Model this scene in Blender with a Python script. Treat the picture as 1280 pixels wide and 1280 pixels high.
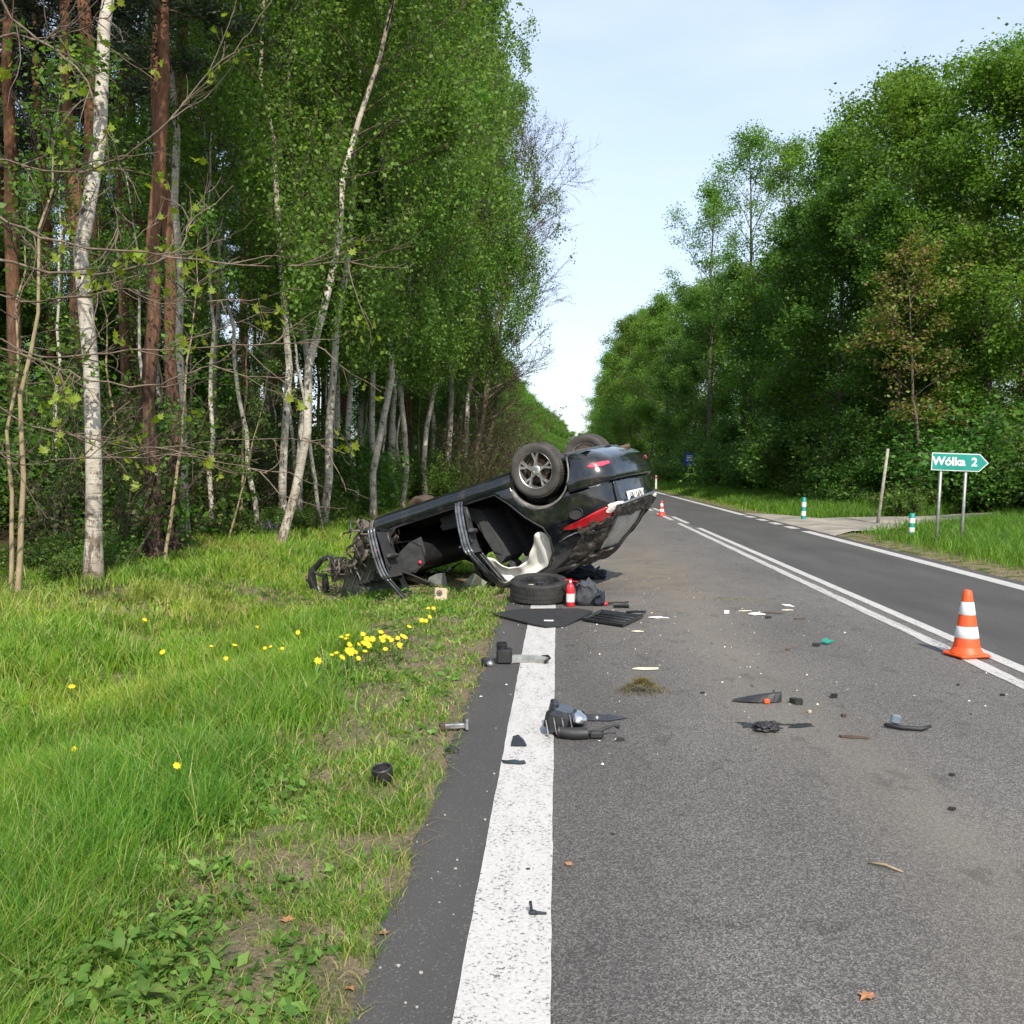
import bpy, bmesh, math, random
import numpy as np
from mathutils import Vector, Matrix, Euler, noise

for o in list(bpy.data.objects):
    bpy.data.objects.remove(o, do_unlink=True)
S = bpy.context.scene
COL = S.collection
R = math.radians
random.seed(7)

# ------------------------------------------------------------------ camera
F_PX = 1250.0
CAM_H = 1.5
YAW = math.atan(57 / F_PX)      # road vanishing point sits 57 px right of / above centre
PIT = math.atan(57 / F_PX)
cd = bpy.data.cameras.new('camera')
cd.sensor_width = 36
cd.lens = 36 * F_PX / 1280
cd.clip_end = 3000
cam = bpy.data.objects.new('camera', cd)
COL.objects.link(cam)
cam.location = (0, 0, CAM_H)
cam.rotation_euler = (R(90) - PIT, 0, YAW)
S.camera = cam

# ------------------------------------------------------------------ world, sun, exposure
SUN_EL, SUN_AZ = R(42), R(16)   # sun behind the camera, 16 degrees round to the right
sun_dir = Vector((math.sin(SUN_AZ) * math.cos(SUN_EL), -math.cos(SUN_AZ) * math.cos(SUN_EL), math.sin(SUN_EL)))
W = bpy.data.worlds.new('World')
S.world = W
W.use_nodes = True
wn, wl = W.node_tree.nodes, W.node_tree.links
bg = wn['Background']
sky = wn.new('ShaderNodeTexSky')
sky.sky_type = 'NISHITA'
sky.sun_disc = False
sky.sun_elevation = SUN_EL
sky.sun_rotation = math.atan2(sun_dir.x, sun_dir.y)
sky.air_density = 1.0
sky.dust_density = 1.6
sky.ozone_density = 1.0
tc = wn.new('ShaderNodeTexCoord')
mp = wn.new('ShaderNodeMapping')
mp.inputs['Scale'].default_value = (1.0, 1.0, 3.2)
cn = wn.new('ShaderNodeTexNoise')
cn.inputs['Scale'].default_value = 2.2
cn.inputs['Detail'].default_value = 7
cn.inputs['Roughness'].default_value = .55
cr = wn.new('ShaderNodeValToRGB')
cr.color_ramp.elements[0].position = .30
cr.color_ramp.elements[0].color = (.30, .30, .30, 1)
cr.color_ramp.elements[1].position = .72
cr.color_ramp.elements[1].color = (.85, .85, .85, 1)
cm = wn.new('ShaderNodeMixRGB')
cm.inputs[2].default_value = (3.25, 3.65, 4.35, 1)
wl.new(tc.outputs['Generated'], mp.inputs[0])
wl.new(mp.outputs[0], cn.inputs[0])
wl.new(cn.outputs[0], cr.inputs[0])
wl.new(cr.outputs[0], cm.inputs[0])
wl.new(sky.outputs[0], cm.inputs[1])
wl.new(cm.outputs[0], bg.inputs[0])
bg.inputs[1].default_value = .148
sl = bpy.data.lights.new('sun', 'SUN')
sl.energy = 3.3
sl.angle = R(.5)
sl.color = (1.0, .93, .82)
so = bpy.data.objects.new('sun', sl)
COL.objects.link(so)
so.rotation_euler = (-sun_dir).to_track_quat('-Z', 'Y').to_euler()
so.location = (0, 0, 30)
S.view_settings.view_transform = 'Standard'
S.view_settings.look = 'None'
S.view_settings.gamma = 1
S.view_settings.use_curve_mapping = False
S.view_settings.exposure = 0.88
S.render.engine = 'CYCLES'
S.render.film_transparent = False
try:
    S.cycles.max_bounces = 7
    S.cycles.transparent_max_bounces = 8
    S.cycles.caustics_reflective = False
    S.cycles.caustics_refractive = False
except Exception:
    pass


# ------------------------------------------------------------------ helpers: pixels, ground
def pix_ray(px, py):
    d = Vector(((px - 640) / F_PX, (640 - py) / F_PX, -1))
    d.rotate(cam.rotation_euler)
    return Vector((0, 0, CAM_H)), d


def sst(a, b, x):
    t = np.clip((np.asarray(x, float) - a) / (b - a), 0, 1)
    return t * t * (3 - 2 * t)


ROAD_L, ROAD_R = -.56, 6.05


def bend(y):
    """the road swings gently right far away"""
    return .00016 * np.clip(np.asarray(y, float) - 105, 0, None) ** 2


def gz(x, y):
    """height of the ground beside (and just below) the road, arrays or numbers"""
    y = np.asarray(y, float)
    x = np.asarray(x, float) - bend(y)
    d = ROAD_L - x
    wob = .03 * np.sin(x * 1.3 + y * .7) * np.cos(y * .9 - x * .4) + .015 * np.sin(x * 3.1 - y * 2.3)
    ditch = -.26 * np.exp(-((d - 2.7) / 1.25) ** 2)
    left = ditch + wob * sst(.3, 1.5, d) + .018 * np.clip(d - 5, 0, 30) + .012 * sst(.05, .5, d)
    e = x - ROAD_R
    right = wob * sst(.4, 2, e) + .03 * np.clip(e - 1.0, 0, 12) - .06 * np.exp(-((e - 1.6) / .7) ** 2) + .012 * sst(.05, .4, e)
    z = np.where(d > 0, left, np.where(e > 0, right, -.02))
    z = np.where((d <= 0) & (d > -.15), -.008, z)
    return z


def on_ground(px, py):
    o, d = pix_ray(px, py)
    t = 1.0
    t0 = .5
    while t < 800:
        p = o + d * t
        h = float(gz(p.x, p.y)) if not (ROAD_L < p.x < ROAD_R) else 0.0
        if p.z < h:
            for _ in range(24):
                m = (t0 + t) / 2
                p = o + d * m
                h = float(gz(p.x, p.y)) if not (ROAD_L < p.x < ROAD_R) else 0.0
                if p.z < h:
                    t = m
                else:
                    t0 = m
            return o + d * t
        t0 = t
        t *= 1.01
    return o + d * t


def on_y(px, py, y):
    o, d = pix_ray(px, py)
    return o + d * (y / d.y)


# ------------------------------------------------------------------ helpers: meshes
def link(o, parent=None):
    COL.objects.link(o)
    if parent is not None:
        o.parent = parent
    return o


def tag(o, label=None, cat=None, group=None, kind=None):
    if label:
        o['label'] = label
    if cat:
        o['category'] = cat
    if group:
        o['group'] = group
    if kind:
        o['kind'] = kind
    return o


def empty(name, loc, label=None, cat=None, group=None, rz=0, scale=1):
    o = bpy.data.objects.new(name, None)
    o.empty_display_size = .1
    COL.objects.link(o)
    o.location = loc
    o.rotation_euler = (0, 0, rz)
    o.scale = (scale,) * 3
    return tag(o, label, cat, group)


def np_mesh(name, V, F4=None, F3=None, mat=None, smooth=False, rnd=None):
    me = bpy.data.meshes.new(name)
    V = np.asarray(V, np.float32)
    idx, start = [], []
    n = 0
    if F4 is not None and len(F4):
        F4 = np.asarray(F4, np.int32)
        idx.append(F4.ravel())
        start.append(np.arange(len(F4), dtype=np.int32) * 4)
        n = len(F4) * 4
    if F3 is not None and len(F3):
        F3 = np.asarray(F3, np.int32)
        idx.append(F3.ravel())
        start.append(n + np.arange(len(F3), dtype=np.int32) * 3)
    idx = np.concatenate(idx)
    start = np.concatenate(start)
    me.vertices.add(len(V))
    me.vertices.foreach_set('co', V.ravel())
    me.loops.add(len(idx))
    me.loops.foreach_set('vertex_index', idx)
    me.polygons.add(len(start))
    me.polygons.foreach_set('loop_start', start)
    me.update(calc_edges=True)
    if smooth:
        me.polygons.foreach_set('use_smooth', np.ones(len(start), bool))
    if rnd is not None:
        a = me.attributes.new('rnd', 'FLOAT', 'POINT')
        a.data.foreach_set('value', np.asarray(rnd, np.float32))
    if mat:
        me.materials.append(mat)
    return me


class MB:
    """collects simple shapes into one mesh"""

    def __init__(s):
        s.v, s.f = [], []

    def add(s, vs, fs, M=None):
        b = len(s.v)
        for v in vs:
            v = Vector(v)
            s.v.append(M @ v if M is not None else v)
        s.f += [tuple(i + b for i in f) for f in fs]
        return s

    def box(s, c, size, M=None, taper=1.0):
        x, y, z = (k / 2 for k in size)
        c = Vector(c)
        vs = [c + Vector((sx * x * (taper if sz > 0 else 1), sy * y * (taper if sz > 0 else 1), sz * z)) for sz in (-1, 1) for sx, sy in ((-1, -1), (1, -1), (1, 1), (-1, 1))]
        return s.add(vs, [(3, 2, 1, 0), (4, 5, 6, 7), (0, 1, 5, 4), (1, 2, 6, 5), (2, 3, 7, 6), (3, 0, 4, 7)], M)

    def bevel_box(s, c, size, b, M=None):
        x, y, z = (k / 2 for k in size)
        c = Vector(c)
        vs, fs = [], []
        for z_, k in ((-z, b), (-z + b, 0), (z - b, 0), (z, b)):
            q = [(-x + k + b, -y + k), (x - k - b, -y + k), (x - k, -y + k + b), (x - k, y - k - b), (x - k - b, y - k), (-x + k + b, y - k), (-x + k, y - k - b), (-x + k, -y + k + b)]
            vs += [c + Vector((a_, b_, z_)) for a_, b_ in q]
        for r_ in range(3):
            for i in range(8):
                j = (i + 1) % 8
                fs.append((r_ * 8 + i, r_ * 8 + j, r_ * 8 + 8 + j, r_ * 8 + 8 + i))
        fs.append(tuple(range(7, -1, -1)))
        fs.append(tuple(range(24, 32)))
        return s.add(vs, fs, M)

    def tube(s, pts, rad, n=8, caps=True, M=None):
        pts = [Vector(p) for p in pts]
        if not isinstance(rad, (list, tuple)):
            rad = [rad] * len(pts)
        vs, fs = [], []
        up = None
        for i, p in enumerate(pts):
            t = (pts[min(i + 1, len(pts) - 1)] - pts[max(i - 1, 0)]).normalized()
            if up is None:
                up = Vector((0, 0, 1)) if abs(t.z) < .9 else Vector((1, 0, 0))
            a = t.cross(up)
            if a.length < 1e-4:
                a = t.orthogonal()
            a.normalize()
            b = a.cross(t).normalized()
            up = b
            for k in range(n):
                w = 2 * math.pi * k / n
                vs.append(p + (a * math.cos(w) + b * math.sin(w)) * rad[i])
        for i in range(len(pts) - 1):
            for k in range(n):
                j = (k + 1) % n
                fs.append((i * n + k, i * n + j, i * n + n + j, i * n + n + k))
        if caps:
            fs.append(tuple(range(n - 1, -1, -1)))
            fs.append(tuple((len(pts) - 1) * n + k for k in range(n)))
        return s.add(vs, fs, M)

    def lathe(s, prof, n=32, M=None, closed=False):
        """profile of (radius, height) turned about z"""
        vs, fs = [], []
        for r_, h in prof:
            for k in range(n):
                w = 2 * math.pi * k / n
                vs.append((r_ * math.cos(w), r_ * math.sin(w), h))
        m = len(prof)
        for i in range(m if closed else m - 1):
            for k in range(n):
                j = (k + 1) % n
                i2 = (i + 1) % m
                fs.append((i * n + k, i * n + j, i2 * n + j, i2 * n + k))
        return s.add(vs, fs, M)

    def grid(s, P, M=None):
        """P[i][j] points"""
        a, b = len(P), len(P[0])
        vs = [p for row in P for p in row]
        fs = [(i * b + j, i * b + j + 1, (i + 1) * b + j + 1, (i + 1) * b + j) for i in range(a - 1) for j in range(b - 1)]
        return s.add(vs, fs, M)

    def prism(s, poly, h, M=None):
        """flat outline (x, y) given thickness along z from 0 to h"""
        n = len(poly)
        vs = [(x, y, 0) for x, y in poly] + [(x, y, h) for x, y in poly]
        fs = [tuple(range(n - 1, -1, -1)), tuple(range(n, 2 * n))] + [(i, (i + 1) % n, n + (i + 1) % n, n + i) for i in range(n)]
        return s.add(vs, fs, M)

    def mesh(s, name, mat, smooth=False):
        me = bpy.data.meshes.new(name)
        me.from_pydata([tuple(v) for v in s.v], [], s.f)
        me.update()
        if smooth:
            me.polygons.foreach_set('use_smooth', [True] * len(me.polygons))
        if mat:
            me.materials.append(mat)
        return me

    def build(s, name, mat, parent=None, smooth=False, loc=None, sharp=None):
        me = s.mesh(name, mat, smooth)
        if sharp is not None:
            bm = bmesh.new()
            bm.from_mesh(me)
            bmesh.ops.recalc_face_normals(bm, faces=bm.faces)
            for e in bm.edges:
                if len(e.link_faces) == 2 and e.calc_face_angle(0) > R(sharp):
                    e.smooth = False
            for f in bm.faces:
                f.smooth = True
            bm.to_mesh(me)
            bm.free()
        o = bpy.data.objects.new(name, me)
        if loc is not None:
            o.location = loc
        return link(o, parent)


# ------------------------------------------------------------------ helpers: materials
MATS = {}


class Nt:
    """tiny node-tree builder"""

    def __init__(s, name):
        s.m = bpy.data.materials.new(name)
        s.m.use_nodes = True
        s.n, s.l = s.m.node_tree.nodes, s.m.node_tree.links
        s.p = s.n['Principled BSDF']
        s.out = s.n['Material Output']
        MATS[name] = s.m

    def node(s, t, **kw):
        x = s.n.new(t)
        for k, v in kw.items():
            setattr(x, k, v)
        return x

    def co(s, scale=(1, 1, 1), kind='Object', rot=(0, 0, 0)):
        t = s.node('ShaderNodeTexCoord')
        m = s.node('ShaderNodeMapping')
        m.inputs['Scale'].default_value = scale
        m.inputs['Rotation'].default_value = rot
        s.l.new(t.outputs[kind], m.inputs[0])
        return m.outputs[0]

    def noise(s, co, scale, detail=4, rough=.55):
        x = s.node('ShaderNodeTexNoise')
        x.inputs['Scale'].default_value = scale
        x.inputs['Detail'].default_value = detail
        x.inputs['Roughness'].default_value = rough
        s.l.new(co, x.inputs['Vector'])
        return x.outputs[0]

    def voro(s, co, scale, out='Distance', feature='F1'):
        x = s.node('ShaderNodeTexVoronoi', feature=feature)
        x.inputs['Scale'].default_value = scale
        s.l.new(co, x.inputs['Vector'])
        return x.outputs[out]

    def ramp(s, fac, stops, interp='LINEAR'):
        x = s.node('ShaderNodeValToRGB')
        x.color_ramp.interpolation = interp
        e = x.color_ramp.elements
        while len(e) < len(stops):
            e.new(.5)
        for i, (p, c) in enumerate(stops):
            e[i].position = p
            if not isinstance(c, (tuple, list)):
                c = (c, c, c)
            e[i].color = (*c, 1)
        s.l.new(fac, x.inputs[0])
        return x.outputs[0]

    def mix(s, fac, a, b, mode='MIX'):
        x = s.node('ShaderNodeMixRGB', blend_type=mode)
        for i, v in ((0, fac), (1, a), (2, b)):
            if isinstance(v, (int, float)):
                x.inputs[i].default_value = v if i == 0 else (v, v, v, 1)
            elif isinstance(v, tuple):
                x.inputs[i].default_value = (*v, 1)
            else:
                s.l.new(v, x.inputs[i])
        return x.outputs[0]

    def math(s, op, a, b=None, c=None):
        x = s.node('ShaderNodeMath', operation=op)
        for i, v in enumerate((a, b, c)):
            if v is None:
                continue
            if isinstance(v, (int, float)):
                x.inputs[i].default_value = v
            else:
                s.l.new(v, x.inputs[i])
        return x.outputs[0]

    def sep(s, co):
        x = s.node('ShaderNodeSeparateXYZ')
        s.l.new(co, x.inputs[0])
        return x.outputs

    def bump(s, h, strength=.3, dist=.01):
        x = s.node('ShaderNodeBump')
        x.inputs['Strength'].default_value = strength
        x.inputs['Distance'].default_value = dist
        s.l.new(h, x.inputs['Height'])
        s.l.new(x.outputs[0], s.p.inputs['Normal'])

    def set(s, **kw):
        names = dict(color='Base Color', rough='Roughness', metal='Metallic', spec='Specular IOR Level', coat='Coat Weight', coatr='Coat Roughness', trans='Transmission Weight', ior='IOR', alpha='Alpha')
        for k, v in kw.items():
            i = s.p.inputs[names[k]]
            if isinstance(v, (int, float)):
                i.default_value = v
            elif isinstance(v, tuple):
                i.default_value = (*v, 1)
            else:
                s.l.new(v, i)
        return s

    def attr(s, name):
        x = s.node('ShaderNodeAttribute')
        x.attribute_name = name
        return x.outputs['Fac']

    def objrand(s):
        return s.node('ShaderNodeObjectInfo').outputs['Random']


def simple(name, color, rough=.5, metal=0., var=.25, scale=8., spec=.5, coat=0., bump=0.):
    t = Nt(name)
    co = t.co()
    n = t.noise(co, scale, 5)
    c0 = tuple(k * (1 - var) for k in color)
    c1 = tuple(min(1, k * (1 + var)) for k in color)
    t.set(color=t.ramp(n, [(.3, c0), (.7, c1)]), rough=t.ramp(n, [(.3, max(0, rough - .08)), (.7, min(1, rough + .08))]), metal=metal, spec=spec, coat=coat)
    if bump:
        t.bump(n, bump)
    return t.m


def leaf_mat(name, stops, trans=.35, rough=.5, clump=.9, cscale=.7):
    """leaf: stops over per-leaf random value, darker / lighter clumps, light shining through"""
    t = Nt(name)
    r1 = t.attr('rnd')
    c = t.ramp(r1, stops)
    n = t.noise(t.co(), cscale, 2)
    c = t.mix(1, c, t.ramp(n, [(.3, clump * .75), (.7, 1.15)]), 'MULTIPLY')
    hs = t.node('ShaderNodeHueSaturation')
    orr = t.objrand()
    t.l.new(t.math('MULTIPLY_ADD', orr, .028, .490), hs.inputs['Hue'])
    t.l.new(t.math('MULTIPLY_ADD', orr, .35, .82), hs.inputs['Value'])
    t.l.new(c, hs.inputs['Color'])
    c = hs.outputs[0]
    t.set(color=c, rough=rough, spec=.35)
    tr = t.node('ShaderNodeBsdfTranslucent')
    t.l.new(t.mix(1, c, (1.25, 1.3, .6), 'MULTIPLY'), tr.inputs[0])
    mx = t.node('ShaderNodeMixShader')
    mx.inputs[0].default_value = trans
    t.l.new(t.p.outputs[0], mx.inputs[1])
    t.l.new(tr.outputs[0], mx.inputs[2])
    t.l.new(mx.outputs[0], t.out.inputs[0])
    return t.m


def make_materials():
    # ---- asphalt of the near lane: stony, dusty wheel track, dark oily middle
    t = Nt('asphalt')
    co = t.co()
    x, y, z = t.sep(co)
    cell = t.voro(co, 165, 'Color')
    cellv = t.node('ShaderNodeRGBToBW')
    t.l.new(cell, cellv.inputs[0])
    fine = t.noise(co, 260, 3)
    big = t.noise(t.co((1.0, .35, 1)), 1.1, 5)
    stone = t.ramp(cellv.outputs[0], [(.2, (.030, .027, .025)), (.50, (.098, .089, .080)), (.85, (.30, .275, .245))])
    stone = t.mix(.40, stone, t.ramp(fine, [(.3, .03), (.75, .20)]), 'MIX')
    wob = t.math('MULTIPLY_ADD', t.noise(t.co((.6, .25, 1)), 1.3, 3), .9, -.45)
    xx = t.math('ADD', x, wob)
    g1 = t.math('POWER', 2.718, t.math('MULTIPLY', t.math('POWER', t.math('DIVIDE', t.math('SUBTRACT', xx, 1.45), .38), 2), -1))
    g1 = t.math('MULTIPLY', g1, t.ramp(big, [(.25, .25), (.6, 1)]))
    c = t.mix(t.math('MULTIPLY', g1, .50), stone, (.165, .147, .118))
    dark = t.math('POWER', 2.718, t.math('MULTIPLY', t.math('POWER', t.math('DIVIDE', t.math('SUBTRACT', xx, .15), .30), 2), -1))
    c = t.mix(t.math('MULTIPLY', dark, .32), c, (.022, .02, .019))
    c = t.mix(1, c, t.ramp(big, [(.25, .78), (.75, 1.18)]), 'MULTIPLY')
    dx = t.math('DIVIDE', t.math('SUBTRACT', xx, 1.15), .95)
    dy = t.math('DIVIDE', t.math('SUBTRACT', y, 14.5), 5.0)
    dust = t.math('POWER', 2.718, t.math('MULTIPLY', t.math('ADD', t.math('MULTIPLY', dx, dx), t.math('MULTIPLY', dy, dy)), -1))
    dust = t.math('MULTIPLY', dust, t.ramp(t.noise(co, 2.1, 6, .65), [(.35, 0), (.62, .8)]))
    c = t.mix(dust, c, (.20, .165, .12))
    stain = t.ramp(t.noise(t.co((1.6, 1, 1)), 2.6, 5, .65), [(.58, 0), (.64, 1)])
    c = t.mix(t.math('MULTIPLY', stain, .30), c, (.030, .027, .025))
    t.set(color=c, rough=t.ramp(cellv.outputs[0], [(.2, .9), (.9, .65)]), spec=.35)
    t.bump(t.math('ADD', t.voro(co, 165, 'Distance'), t.math('MULTIPLY', fine, .6)), .55, .006)
    # ---- smooth newer asphalt
    for nm, base in (('asphalt_far_lane', .062), ('asphalt_shoulder', .060)):
        t = Nt(nm)
        co = t.co()
        f = t.noise(co, 190, 4, .7)
        b = t.noise(t.co((1, .22, 1)), 1.4, 5)
        v = t.voro(co, 150, 'Color')
        bw = t.node('ShaderNodeRGBToBW')
        t.l.new(v, bw.inputs[0])
        c = t.ramp(f, [(.3, (base * .45, base * .44, base * .43)), (.72, (base * 1.65, base * 1.57, base * 1.48))])
        c = t.mix(t.ramp(bw.outputs[0], [(.80, 0), (.9, .4)]), c, (.2, .19, .18))
        c = t.mix(1, c, t.ramp(b, [(.3, .78), (.7, 1.25)]), 'MULTIPLY')
        t.set(color=c, rough=.8, spec=.35)
        t.bump(f, .4, .004)
    # ---- road paint with pits where the stones show through
    t = Nt('road_paint')
    co = t.co()
    n = t.noise(co, 75, 4, .7)
    n2 = t.noise(t.co((1.5, .4, 1)), 9, 4, .6)
    pits = t.math('ADD', n, t.math('MULTIPLY', n2, .28))
    c = t.ramp(pits, [(.515, (.09, .085, .08)), (.55, (.42, .41, .395)), (.8, (.51, .50, .48))])
    c = t.mix(t.ramp(t.noise(co, 3.5, 4), [(.4, 0), (.8, .18)]), c, (.45, .43, .38))
    t.set(color=c, rough=.65, spec=.3)
    t.bump(n, .35, .004)
    t = Nt('road_paint_worn')
    n = t.noise(t.co(), 42, 5, .75)
    n2 = t.noise(t.co((3, .25, 1)), 5, 4, .6)
    pits = t.math('ADD', n, t.math('MULTIPLY', n2, .5))
    t.set(color=t.ramp(pits, [(.60, (.08, .075, .07)), (.68, (.38, .37, .355)), (.9, (.49, .48, .46))]), rough=.7, spec=.3)
    # ---- side road: pale gravel / old concrete
    t = Nt('gravel_road')
    n = t.noise(t.co(), 40, 5, .7)
    n2 = t.noise(t.co(), 1.2, 4)
    c = t.mix(t.ramp(n2, [(.4, 0), (.62, 1)]), t.ramp(n, [(.3, (.12, .11, .10)), (.7, (.30, .28, .25))]), t.ramp(n, [(.3, (.22, .19, .15)), (.7, (.46, .42, .35))]))
    t.set(color=c, rough=.9, spec=.2)
    t.bump(n, .4)
    # ---- soil, turf, forest floor
    t = Nt('ground_soil')
    co = t.co()
    x, y, z = t.sep(co)
    n = t.noise(co, 4, 6, .65)
    nf = t.noise(co, 60, 5, .75)
    turf = t.ramp(nf, [(.3, (.030, .042, .012)), (.7, (.085, .105, .030))])
    soil = t.ramp(nf, [(.28, (.055, .042, .030)), (.52, (.17, .135, .095)), (.75, (.34, .29, .22))])
    litter = t.ramp(t.noise(co, 22, 6, .7), [(.3, (.020, .014, .008)), (.6, (.085, .055, .030)), (.8, (.17, .11, .06))])
    c = t.mix(t.ramp(n, [(.46, 0), (.58, 1)]), t.mix(.35, soil, (.26, .19, .10)), turf)
    edge = t.math('MULTIPLY', t.math('GREATER_THAN', x, -1.3), t.math('LESS_THAN', x, 3))
    c = t.mix(t.math('MULTIPLY', edge, .6), c, soil)
    fl = t.math('ADD', t.math('LESS_THAN', t.math('ADD', x, n), -4.9), t.math('GREATER_THAN', t.math('SUBTRACT', x, n), 10.5))
    c = t.mix(fl, c, t.mix(t.ramp(n, [(.45, 0), (.6, .8)]), litter, (.035, .055, .016)))
    t.set(color=c, rough=.95, spec=.15)
    t.bump(nf, .6, .02)
    # ---- plants
    leaf_mat('birch_leaf', [(0, (.075, .165, .026)), (.5, (.145, .280, .042)), (1, (.230, .360, .066))], .52)
    leaf_mat('oak_leaf', [(0, (.075, .155, .022)), (.5, (.140, .265, .036)), (1, (.215, .345, .055))], .52)
    leaf_mat('dark_leaf', [(0, (.055, .140, .024)), (.5, (.100, .220, .036)), (1, (.155, .285, .055))], .5)
    leaf_mat('lime_leaf', [(0, (.14, .21, .02)), (.5, (.27, .34, .03)), (1, (.34, .38, .06))], .5)
    leaf_mat('pine_needle', [(0, (0.023, 0.044, 0.023)), (.5, (0.042, 0.068, 0.034)), (1, (0.078, 0.098, 0.049))], .12, .55)
    leaf_mat('bud_leaf', [(0, (.085, .075, .035)), (.5, (.14, .105, .065)), (1, (.12, .15, .05))], .3)
    leaf_mat('russet_leaf', [(0, (.21, .12, .06)), (.35, (.24, .17, .075)), (.5, (.15, .20, .03)), (1, (.20, .27, .04))], .45)
    leaf_mat('shrub_leaf', [(0, (.055, .120, .020)), (.5, (.105, .200, .030)), (1, (.165, .265, .045))], .48)
    leaf_mat('thicket_leaf', [(0, (.075, .070, .025)), (.5, (.105, .115, .03)), (1, (.085, .14, .03))], .35)
    leaf_mat('weed_leaf', [(0, (.075, .150, .022)), (.5, (.12, .21, .034)), (1, (.18, .28, .05))], .35, .62)
    leaf_mat('grass_blade', [(0, (.075, .180, .024)), (.40, (.155, .285, .028)), (.75, (.255, .345, .032)), (.93, (.36, .36, .085)), (1, (.44, .37, .20))], .45, .5, .95, 1.6)
    leaf_mat('dry_grass', [(0, (.20, .15, .06)), (.5, (.30, .24, .11)), (1, (.17, .19, .06))], .3)
    # ---- bark
    t = Nt('birch_bark')
    co = t.co((1, 1, 1))
    x, y, z = t.sep(co)
    band = t.noise(t.co((3, 3, 26)), 1.6, 4, .7)
    blot = t.noise(t.co((2.2, 2.2, 2.0)), 3.0, 4, .65)
    white = t.ramp(t.noise(co, 4, 5, .65), [(.3, (.27, .235, .185)), (.5, (.44, .40, .335)), (.7, (.56, .525, .45))])
    c = t.mix(t.ramp(band, [(.56, 0), (.64, .85)]), white, (.060, .050, .042))
    knots = t.ramp(t.noise(t.co((5, 5, 3.2)), 1.9, 3, .5), [(.62, 0), (.67, .9)])
    c = t.mix(knots, c, (.035, .030, .026))
    low = t.ramp(t.math('MULTIPLY_ADD', blot, 2.6, t.math('MULTIPLY', z, -.55)), [(.62, 0), (.80, 1)])
    plates = t.ramp(t.noise(t.co((8, 8, 2.6)), 1.7, 5, .65), [(.44, 1), (.53, .12)])
    low = t.math('MULTIPLY', low, t.math('MAXIMUM', plates, t.ramp(z, [(.12, 1), (.45, 0)])))
    c = t.mix(low, c, t.ramp(t.noise(t.co((9, 9, 2.5)), 3, 5, .7), [(.3, (.055, .042, .033)), (.7, (.22, .165, .12))]))
    hi = t.ramp(t.math('MULTIPLY', z, .1), [(.75, 0), (1.0, 1)])
    c = t.mix(t.math('MULTIPLY', hi, .6), c, (.23, .17, .12))
    t.set(color=c, rough=.8, spec=.25)
    t.bump(t.math('ADD', band, t.math('MULTIPLY', low, blot)), .5, .02)
    t = Nt('pine_bark')
    co = t.co((1, 1, .35))
    x, y, z = t.sep(t.co())
    pl = t.voro(t.co((6, 6, 1.7)), 2.4, 'Distance', 'F1')
    nn = t.noise(co, 16, 6, .75)
    lo = t.ramp(t.math('ADD', pl, t.math('MULTIPLY', nn, .5)), [(.3, (.16, .105, .075)), (.62, (.085, .055, .042)), (.95, (.030, .020, .016))])
    hi = t.ramp(nn, [(.3, (.085, .042, .026)), (.5, (.16, .078, .045)), (.7, (.25, .125, .070))])
    up = t.ramp(t.math('MULTIPLY', t.math('MULTIPLY_ADD', nn, 2.2, z), .1), [(.32, 0), (.75, 1)])
    t.set(color=t.mix(up, lo, hi), rough=.9, spec=.2)
    t.bump(t.math('SUBTRACT', nn, pl), .8, .03)
    t = Nt('grey_bark')
    nn = t.noise(t.co((8, 8, 1.5)), 3, 5, .7)
    t.set(color=t.ramp(nn, [(.3, (.050, .040, .030)), (.7, (.16, .135, .105))]), rough=.9, spec=.2)
    t.bump(nn, .8, .02)
    t = Nt('twig_bark')
    nn = t.noise(t.co(), 14, 4)
    t.set(color=t.ramp(nn, [(.3, (.085, .062, .046)), (.7, (.20, .155, .115))]), rough=.85, spec=.25)
    t = Nt('dark_twig')
    nn = t.noise(t.co(), 14, 4)
    t.set(color=t.ramp(nn, [(.3, (.035, .026, .020)), (.7, (.10, .075, .055))]), rough=.85, spec=.25)
    t = Nt('pale_bark')
    nn = t.noise(t.co((6, 6, 2)), 3, 5, .7)
    t.set(color=t.ramp(nn, [(.3, (.19, .145, .085)), (.7, (.37, .29, .18))]), rough=.85, spec=.2)
    t.bump(nn, .5)
    # ---- car
    t = Nt('black_paint')
    co = t.co()
    n = t.noise(co, 7, 6, .65)
    d = t.ramp(t.noise(co, 4.2, 7, .7), [(.50, 0), (.72, .45)])
    c = t.mix(d, (.006, .0075, .010), (.085, .075, .06))
    t.set(color=c, rough=t.ramp(n, [(.35, .10), (.8, .34)]), spec=.5, coat=.6, coatr=.06)
    t.bump(t.noise(co, 3.0, 3), .16, .06)
    t = Nt('muddy_metal')
    co = t.co()
    n = t.noise(co, 9, 6, .7)
    n2 = t.noise(co, 38, 4, .7)
    c = t.ramp(n, [(.32, (.010, .010, .010)), (.50, (.040, .036, .031)), (.62, (.13, .11, .085)), (.80, (.29, .245, .19))])
    t.set(color=c, rough=t.ramp(n, [(.35, .4), (.55, .9)]), spec=.3)
    t.bump(t.math('ADD', n, t.math('MULTIPLY', n2, .5)), .9, .03)
    t = Nt('dusty_glass')
    n = t.noise(t.co(), 11, 6, .7)
    t.set(color=t.ramp(n, [(.3, (.30, .30, .27)), (.7, (.62, .62, .58))]), rough=.35, spec=.6)
    t = Nt('mud_grey')
    n = t.noise(t.co((1, 1, 1)), 13, 6, .75)
    t.set(color=t.ramp(n, [(.30, (.030, .026, .022)), (.48, (.13, .110, .088)), (.75, (.30, .26, .205))]), rough=.95, spec=.2)
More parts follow.
